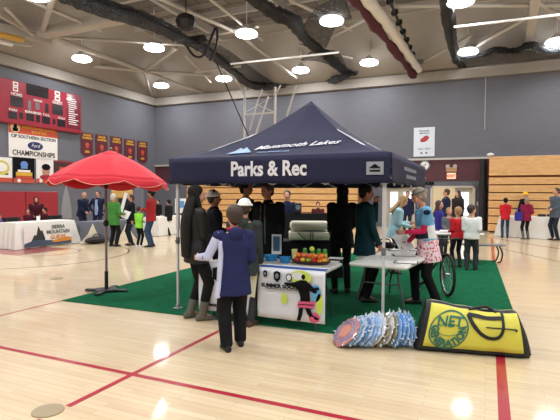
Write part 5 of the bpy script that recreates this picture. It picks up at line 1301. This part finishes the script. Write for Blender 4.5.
H_white = cloth('knit white', 246, 245, 238); H_blk = cloth('knit black', 30, 30, 34); H_yel = cloth('knit yellow', 236, 190, 50); H_gry = cloth('knit grey', 120, 118, 112)
B_gry = mat('boot olive grey', rgb(96, 92, 82), .7, bump=.3, bscale=20); B_blk = mat('boot black', rgb(26, 24, 24), .6); S_wht = mat('shoe white', rgb(225, 225, 228), .5); S_brn = mat('shoe brown', rgb(78, 56, 46), .6)
SKw = SKIN
def attach(I, mb, name, m, **k): return build(mb, name, m, I['t'], **k)
def held(I, label, name, cat, size, m, which=0, rot=None, off=(0, 0, 0), group=None):
    el, w = I['arm'][which]; d = (w - el).normalized(); p = world(I, w + d * .10 * I['s'] + Vector(off))
    o = build(MB().box((0, 0, 0), size, bev=0), name, m); o.location = p; o.rotation_euler = rot or (0, 0, 0); return tag(o, label, cat, group)
# 1 woman in black leather with very long hair
I = person('person in black leather jacket with very long black hair and grey boots', 196, dfoot(196, 319), 186, 28, C_lea, P_blk, 'black', (DN, (.16, .26, 1.02)), longhair=.62, hem=.76, near=True, boots=B_gry, look=(-12, -4), wide=1.22, step=.05, legs=1.15)
# 2 teen in navy and lavender
def det2(I):
    U, s = I['U'], I['s']
    attach(I, MB().tube([U((.075 * math.cos(a), -.005 + .072 * math.sin(a), 1.50)) for a in [2 * PI * i / 20 for i in range(20)]], .018 * s, closed=True), 'red_collar', C_red, smooth=True)
    mb = MB(); mb.rings([[U((-.165 - dx, .0 + .07 * math.cos(a) - .02, z) ) + Vector((.028 * math.sin(a), 0, 0)) for a in [2 * PI * i / 12 for i in range(12)]] for z, dx in ((1.36, .015), (1.2, .0), (1.0, .014), (.80, .024), (.66, .045))])
    attach(I, mb, 'side_stripe', C_lav, smooth=True)
    attach(I, MB().box(I['arm'][0][0].lerp(I['arm'][0][1], .35) + Vector((0, -.05, 0)), (.06, .02, .035)), 'sleeve_badge', M_ink)
I = person('teenager in long navy and lavender ski coat with black trousers seen from behind', 234, 5.0, 208, 108, C_nav, P_blk, 'brown', ((.40, .30, 1.12), (.20, .20, 1.02)), poles=((-.3, -.3, -1), None), near=True, hem=.68, sleeves=(C_lav, None), hood=True, puff=1.08, details=det2, step=.08, kid=.3, legs=1.42, look=(8, 0), wide=1.08, curl=20)
# 3 white beanie grey green coat
I = person('person in white beanie and grey green coat behind the teenager at the table', 244.5, 5.88, 200, 70, C_grn, P_gry, 'brown', (DN, (.20, .12, .88)), near=True, hat=H_white, hem=.72, hood=True, shoe=S_brn, look=(20, -8), wide=1.1)
held(I, 'folded pale leaflets in the hand of the grey green coat person', 'leaflets', 'leaflets', (.02, .15, .30), MATS['paper lime print'], 1, (.2, .1, .3), (0, 0, -.10))
# 4 panda beanie
def det4(I):
    Hd, s = I['Hd'], I['s']
    for sd in (-1, 1): attach(I, MB().ell(Hd((sd * .085, -.02, 1.765)), (.03 * s, .02 * s, .032 * s)), 'hat_ear', H_blk, smooth=True)
    attach(I, MB().tube(smooth_path([Hd((-.09, .02, 1.62)), I['U']((-.10, .10, 1.42)), I['U']((-.09, .13, 1.22))], 6), .022 * s), 'braid', HAIRM['brown'], smooth=True)
I = person('person in white animal beanie and dark coat holding newspapers left of the table', 214, 7.35, 192, 20, C_blk2, P_blk, 'brown', ((.10, .30, 1.08), (.12, .28, 1.02)), hat=H_white, hem=.72, details=det4, skin='tan', wide=1.1)
held(I, 'folded grey newspaper held in front of the dark coat', 'newspaper', 'newspaper', (.03, .24, .34), mat('newsprint', rgb(186, 188, 188), .8), 1, (.5, .25, .9), (0, .02, 0))
# 5, 6 men behind the table
I = person('tall man in black coat, leftmost of the two behind the fruit table', 246, 8.05, 182, 340, C_blk, P_blk, 'black', ((.10, .26, 1.05), DN), skin='tan', hem=.70, wide=1.08)
def det6(I):
    U, s = I['U'], I['s']
    for sd in (-1, 1): attach(I, MB().cap(U((sd * .035, .128, 1.43)), U((sd * .055, .145, .86)), .010 * s), 'zipper', M_grey, smooth=True)
I = person('tall man in open black coat standing behind the blue tubs', 268, 7.35, 184, 235, C_blk, P_blk, 'brown', (DN, DN), skin='tan', hem=.70, details=det6, wide=1.18, look=(-10, -8))
# 7 navy far person
I = person('person in navy coat partly hidden behind the open black coat', 287, 11.2, 191, 260, C_navd, P_nav, 'brown', (DN, (.16, .22, 1.0)))
# 8 hooded black
I = person('person in long hooded black coat with back turned in the tent centre', 342, 7.85, 186, 95, C_blk, P_blk, 'black', ((.16, .22, 1.0), (.16, .22, 1.0)), hat=C_blk, hatstyle='hood', hem=.74, wide=1.02)
# 9 teal man
I = person('man in dark teal jacket with hand at mouth and hand on table', 365, 7.25, 186, 10, C_teal, P_blk, 'black', ((.05, .19, 1.49), (.24, .14, .86)), poles=((-.2, .1, -1), None), skin='tan', hem=.70, wide=1.12, look=(-8, -6), near=True, curl=70)
# 10 light blue coat woman
I = person('person in light blue coat leaning over the far end of the table', 394, 9.9, 196, 350, C_lb, P_blk, 'blond', ((.10, .34, 1.12), (.12, .34, 1.06)), lean=12, hem=.78, longhair=.12, h=1.66, look=(0, -18), wide=1.05)
# 11 bicycle lady
def det11(I):
    U, s = I['U'], I['s']
    mb = MB(); rr = []
    for z, a_, b_ in ((1.02, .168, .128), (.95, .188, .145), (.85, .198, .155), (.74, .21, .165), (.67, .215, .17)):
        rr.append([U((a_ * math.cos(q) * (1 + .03 * math.sin(6 * q)), b_ * math.sin(q) * (1 + .03 * math.sin(6 * q)), z)) for q in [2 * PI * i / 36 for i in range(36)]])
    m = bpy.data.materials.new('floral skirt'); m.use_nodes = True; nt = m.node_tree; b = nt.nodes['Principled BSDF']; tc = nt.nodes.new('ShaderNodeTexCoord'); v = nt.nodes.new('ShaderNodeTexVoronoi'); v.inputs['Scale'].default_value = 26
    r = nt.nodes.new('ShaderNodeValToRGB'); r.color_ramp.elements[0].position = .28; r.color_ramp.elements[0].color = (*rgb(196, 60, 92), 1); r.color_ramp.elements[1].position = .5; r.color_ramp.elements[1].color = (*rgb(236, 208, 214), 1)
    nt.links.new(tc.outputs['Object'], v.inputs['Vector']); nt.links.new(v.outputs['Distance'], r.inputs['Fac']); nt.links.new(r.outputs['Color'], b.inputs['Base Color']); b.inputs['Roughness'].default_value = .7
    attach(I, mb.rings(rr), 'skirt', m, smooth=True)
    rr = [[U(((a_) * math.cos(q), b_ * math.sin(q), z)) for q in [2 * PI * i / 28 for i in range(28)]] for z, a_, b_ in ((1.20, .176, .134), (1.12, .176, .134), (1.00, .176, .134))]
    attach(I, MB().rings(rr), 'jersey_hem', C_wht, smooth=True)
    rr = [[U(((a_) * math.cos(q), b_ * math.sin(q) + .01, z)) for q in [2 * PI * i / 28 for i in range(28)]] for z, a_, b_ in ((1.17, .178, .137), (1.02, .179, .139))]
    attach(I, MB().rings([[p + Vector((0, .012, 0)) for p in r_] for r_ in rr]), 'dark_print', cloth('print dark blue', 40, 48, 70), smooth=True)
    attach(I, MB().cap(I['sh'][0] + Vector((-.01, 0, 0)), I['sh'][0].lerp(I['arm'][0][0], .5), .082 * s, .074 * s), 'short_sleeve', C_jer, voxel=.012)
    attach(I, MB().cap(I['sh'][1] + Vector((.01, 0, 0)), I['sh'][1].lerp(I['arm'][1][0], .5), .082 * s, .074 * s), 'short_sleeve', C_jer, voxel=.012)
    attach(I, MB().ell(I['sh'][0] + Vector((-.075, 0, -.01)), (.02, .05, .04)), 'shoulder_print', cloth('print dark blue', 40, 48, 70), smooth=True)
    # visor band
    Hd = I['Hd']; attach(I, MB().tube([Hd((.095 * math.cos(q), -.015 + .108 * math.sin(q), 1.70)) for q in [2 * PI * i / 20 for i in range(20)]], .009 * s, closed=True), 'headband', H_gry, smooth=True)
I = person('cyclist in pale blue jersey, pink sleeves and floral skirt holding a sheet', 428, 6.95, 187, 172, C_jer, P_blk, 'grey', ((.10, .33, 1.10), (.14, .26, .93)), near=True, sleeves=C_pink, details=det11, hem=.98, look=(6, -14), step=.14, bun=True, legs=1.15, collar=False, lean=8, h=1.76, armf=.78, skin='light')
cyc = I
# arms: index 0 = right hand, 1 = left (near the camera when facing left)
el, w = I['arm'][1]; d = (w - el).normalized(); p = world(I, w + d * .12 * I['s'])
o = build(MB().rings([[Vector((x, 0, z)) for x, z in ((-.10, -.15), (.11, -.15), (.11, .15), (-.10, .15))], [Vector((x, .003, z)) for x, z in ((-.10, -.15), (.11, -.15), (.11, .15), (-.10, .15))]]), 'paper_sheet', M_white)
o.location = p + Vector((0, 0, .10)); o.rotation_euler = (math.radians(-22), math.radians(-26), math.radians(24)); tag(o, 'white sheet of paper held by the cyclist over the table', 'paper')
# 13 children group
def kidp(label, px, d, top, face, **k): return person(label, px, d, top, face, kid=.6, **k)
PZ = lambda I: None
kidp('boy in white T-shirt over green sleeves and grey trousers at the children table', 472, 10.35, 207, 62, coat=C_wht, pants=P_gry, hair='brown', arms=((.16, .2, 1.0), (.20, .16, 1.05)), collar=False, details=lambda I: attach(I, MB().cap(I['arm'][1][0].lerp(I['arm'][1][1], .3), I['arm'][1][1], .055 * I['s'], .045 * I['s']).cap(I['arm'][0][0].lerp(I['arm'][0][1], .3), I['arm'][0][1], .055 * I['s'], .045 * I['s']), 'under_sleeves', cloth('sleeve green grey', 96, 150, 146), voxel=.013), hem=.86, look=(-45, 0), step=.05, legs=1.2, wide=1.08)
kidp('blond child in red sweater with back turned at the children table', 458, 10.75, 209, 100, coat=C_red, pants=P_blk, hair='blond', arms=((.15, .22, 1.06), (.15, .22, 1.06)), collar=False, hem=.86, boots=B_blk, wide=1.1)
kidp('small blond toddler in grey shirt behind the red sweater child', 449, 12.5, 209, 262, coat=C_gsw, pants=P_gry, hair='blond', arms=(DN, (.15, .22, 1.06)), collar=False, look=(10, -10))
kidp('brown haired child in violet blue coat behind the cyclist', 439.5, 13.0, 202, 320, coat=C_blue, pants=P_nav, hair='brown', arms=((.15, .22, 1.0), DN), longhair=.2)
# 14 doorway adults
person('broad man in dark navy jacket standing outside the open doorway', 446, 16.5, 189, 170, C_navd, P_nav, 'brown', (DN, (.12, .2, 1.0)), wide=1.2, hem=.72)
person('person with brown hair and dark coat beside the man at the doorway', 457.5, 17.6, 190.5, 205, cloth('coat brown black', 48, 42, 44), P_nav, 'brown', (DN, DN), longhair=.2, wide=1.1)
person('person in dark clothes standing before the closed glass doors', 407.5, 19.5, 191.5, 250, C_navd, P_nav, 'brown', (DN, DN))
# 17-20 right table
person('child in bright red jacket and jeans at the right white table', 505.5, 18.6, 198.5, 70, C_red, P_jean, 'black', ((.14, .2, 1.0), (.14, .2, 1.0)), kid=.3, hem=.82, hood=True, wide=.98)
I = person('person in maroon jacket with blue bag at the right white table', 526.5, 18.0, 198, 95, C_mar, P_blk, 'grey', ((.16, .2, 1.05), (.2, .14, 1.05)), hem=.78, hood=True, wide=1.12, boots=B_gry)
t = thing('carry_bag', 'blue bag hanging at the left side of the maroon jacket', 'bag', at(518.8, 17.95, .72)); build(MB().box((0, 0, .16), (.28, .16, .34), bev=.04), 'body', C_blue, t); build(MB().tube(smooth_path([(-.08, 0, .32), (-.05, 0, .46), (.05, 0, .46), (.08, 0, .32)], 5), .012), 'handle', C_blue, t, smooth=True)
person('person in yellow beanie and black coat bending behind the right white table', 521.5, 20.4, 190, 300, C_blk, P_blk, 'bald', ((.16, .26, 1.0), (.16, .26, 1.0)), hat=H_yel, lean=14, h=1.84, hem=.76)
person('man in grey and navy jacket standing at the right edge of the photo', 556, 17.7, 188, 190, cloth('coat slate grey', 92, 104, 116), P_nav, 'brown', ((.10, .22, 1.05), (.10, .22, 1.05)), wide=1.2, hem=.76)
# left group
I = person('white haired person in green coat holding papers beside the umbrella pole', 113.5, 14.7, 194, 70, C_gcoat, P_blk, 'white', ((.1, .25, 1.05), (.26, .22, 1.08)), hem=.72, wide=1.15, legs=1.15)
held(I, 'white paper held by the green coat person', 'paper_sheet', 'paper', (.22, .02, .26), M_white, 1, (-.5, .3, .3))
person('brown haired person in dark coat facing the green coat', 131, 15.1, 194.5, 215, C_blk2, P_nav, 'brown', (DN, (.12, .24, 1.05)), hem=.74)
kidp('small child in lime green coat with white shoes seen from behind', 139, 14.6, 207, 60, coat=C_lime, pants=P_blk, hair='brown', arms=((.22, .1, .86), (.18, .12, 1.1)), shoe=S_wht, hem=.84, wide=1.1)
person('man in brick red jacket, black beanie and jeans', 151, 14.6, 190, 175, C_rd2, P_jean, 'black', ((.08, .24, 1.16), (.08, .24, 1.12)), hat=H_blk, hem=.80, skin='tan', wide=1.12, shoe=B_blk)
person('dark dressed child walking just left of the front tent leg', 168.5, 18.9, 200, 150, C_blk, P_blk, 'black', (DN, DN), kid=.2, step=.16, hem=.72)
person('distant person in black behind the man in the red jacket', 158, 22.5, 200, 250, C_blk, P_blk, 'black', (DN, (.12, .2, 1.0)), hem=.76)
person('balding man in navy sweater leaning behind the grey skirted table', 81.5, 17.9, 192.5, 340, C_navd, P_nav, 'bald', ((.10, .30, 1.0), (.12, .28, .98)), lean=10, h=1.72, hem=.8, wide=1.15)
person('man in navy jacket over pale shirt behind the grey skirted table', 98, 17.6, 191, 262, C_navd, P_nav, 'brown', ((.24, -.02, .98), (.24, -.02, .98)), poles=((-1, -.2, 0), (1, -.2, 0)), hem=.82, wide=1.1,
       details=lambda I: attach(I, MB().rings([[I['U']((a_ * math.cos(q), .09 + .062 * math.sin(q), z)) for q in [PI * i / 12 for i in range(13)]] for z, a_ in ((1.44, .05), (1.3, .07), (1.1, .08), (.86, .08))]), 'shirt_front', C_shirt, smooth=True))
# maroon group behind the first white table
person('adult in dark maroon coat bending behind the white table by the red pads', 36, 16.3, 199, 300, C_mrd, P_blk, 'black', ((.12, .26, 1.02), (.12, .26, 1.0)), hat=C_mrd, hatstyle='hood', lean=14, h=1.55, wide=1.15)
kidp('child in maroon hoodie left of the bending maroon adult', 28, 15.9, 210, 280, coat=C_mrd, pants=P_blk, hair='brown', arms=((.14, .22, 1.06), (.14, .22, 1.06)), wide=1.1)
kidp('child in maroon hoodie right of the bending maroon adult', 44.5, 16.2, 208.5, 235, coat=C_mrd, pants=P_blk, hair='black', arms=((.14, .22, 1.06), (.14, .22, 1.06)), wide=1.1)
person('child in purple at the far left edge of the photo', -1, 14.3, 214, 60, cloth('coat purple', 110, 90, 160), P_blk, 'brown', (DN, DN), kid=.5)
# far person seated before the bleachers in the centre
I = person('person in dark maroon sitting far off before the middle bleachers', 318, 19.5, 204, 268, C_mrd, P_blk, 'black', ((.2, .2, 1.02), (.2, .2, 1.02)), sit=True, h=1.76, wide=1.1)
q = at(318, 19.5); t = thing('stool', 'black stool under the person before the middle bleachers', 'stool', q, math.radians(24)); build(MB().box((0, -.05, .41), (.4, .36, .06), bev=.02), 'seat', M_black, t)
for sx_ in (-1, 1):
    for sy_ in (-1, 1): build(MB().cap((sx_ * .15, -.05 + sy_ * .13, .015), (sx_ * .13, -.05 + sy_ * .11, .38), .014), 'leg', M_dark, t)
# ------------------------------------------------------------ bicycle
BF, BR = Vector((2.74, 7.62)), Vector((2.58, 8.62))
def camw(x, d): p = CF * d + CR * x; return Vector((p.x, p.y, 0))
wf, wr = camw(*BF), camw(*BR); wb = (wr - wf).length; ba = math.atan2((wf - wr).y, (wf - wr).x)
t = thing('bicycle', 'dark bicycle parked behind the cyclist with its front wheel turned', 'bicycle', (*wr.xy, GZ), ba); WR = .35
M_tyre = mat('tyre rubber', rgb(28, 28, 30), .8, bump=.3, bscale=90); M_fr = mat('bike frame paint', rgb(38, 40, 46), .35, coat=.5)
def wheel(c, rz):
    Rz = Matrix.Rotation(rz, 3, 'Z'); c = Vector(c)
    g = lambda r, a, y=0: c + Rz @ Vector((r * math.cos(a), y, r * math.sin(a)))
    o = build(MB().tube([g(WR - .024, 2 * PI * i / 48) for i in range(48)], .024, n=10, closed=True), 'wheel', M_tyre, t, smooth=True)
    build(MB().tube([g(WR - .052, 2 * PI * i / 48) for i in range(48)], .011, n=8, closed=True), 'rim', M_chrome, o, smooth=True)
    build(MB().cyl(g(0, 0, -.045), g(0, 0, .045), .022), 'hub', M_chrome, o)
    mb = MB()
    for i in range(24): mb.cyl(g(.02, 2 * PI * i / 24 + .1, .03 * (-1) ** i), g(WR - .055, 2 * PI * i / 24), .0018, n=4)
    build(mb, 'spokes', M_chrome, o)
    build(MB().disc(g(0, 0, -.05), .07, Rz @ Vector((1, 0, 0)), Vector((0, 0, 1)), .002), 'brake_disc', M_grey, o)
st = math.radians(-10)
wheel((0, 0, WR), 0); wheel((wb, 0, WR), st)
B = lambda pts, r, n_, m=M_fr: build(MB().tube([Vector(p) for p in pts], r, n=10), n_, m, t, smooth=True)
bbk = (.42, 0, .30); stt = (.30, 0, .74); hdt = (wb - .20, 0, .78); hdb = (wb - .17, 0, .66)
B([bbk, stt], .016, 'seat_tube'); B([stt, hdt], .017, 'top_tube'); B([bbk, hdb], .02, 'down_tube'); B([hdt, hdb], .022, 'head_tube')
for y in (-.05, .05): B([(0, y, WR), (.38, y * .7, .30)], .009, 'chain_stay'); B([(0, y, WR), (.29, y * .4, .70)], .008, 'seat_stay')
fx = Matrix.Rotation(st, 3, 'Z')
for y in (-.05, .05):
    o_ = fx @ Vector((0, y, 0)); B([(wb + o_.x, o_.y, WR), (wb - .15 + o_.x, o_.y, .66)], .012, 'fork_leg')
B([(wb - .20, 0, .78), (wb - .215, 0, .90)], .014, 'stem'); hb = [fx @ Vector((-.03 * abs(k) / 3, .1 * k, 0)) + Vector((wb - .2, 0, .92)) for k in range(-3, 4)]
B(hb, .012, 'handlebar'); B(hb[:2], .018, 'grip', M_black); B(hb[-2:], .018, 'grip', M_black)
B([stt, (.27, 0, .90)], .013, 'seat_post'); build(MB().rings([[Vector((x, y_ * w_, .92 + z_)) for y_, z_ in ((-1, 0), (-.6, .025), (.6, .025), (1, 0), (.5, -.02), (-.5, -.02))] for x, w_ in ((.12, .04), (.16, .07), (.24, .065), (.32, .03), (.40, .018))]), 'saddle', M_black, t, smooth=True)
build(MB().disc((.42, -.055, .30), .09, (1, 0, 0), (0, 0, 1), .004), 'chainring', M_grey, t); B([(.42, -.07, .30), (.55, -.07, .20)], .009, 'crank', M_grey); B([(.42, .07, .30), (.29, .07, .40)], .009, 'crank', M_grey)
build(MB().box((.55, -.12, .20), (.09, .08, .02)), 'pedal', M_black, t); build(MB().box((.29, .12, .40), (.09, .08, .02)), 'pedal', M_black, t)
# carpet tiles people height: lift those that stand on the carpet
for o in bpy.data.objects:
    if o.get('category') in ('person',):
        p = o.location; rel = p - g0
        if 0 < rel.dot(gd) < gl_c and 0 < rel.dot(gn) < gw: o.location.z = GZ
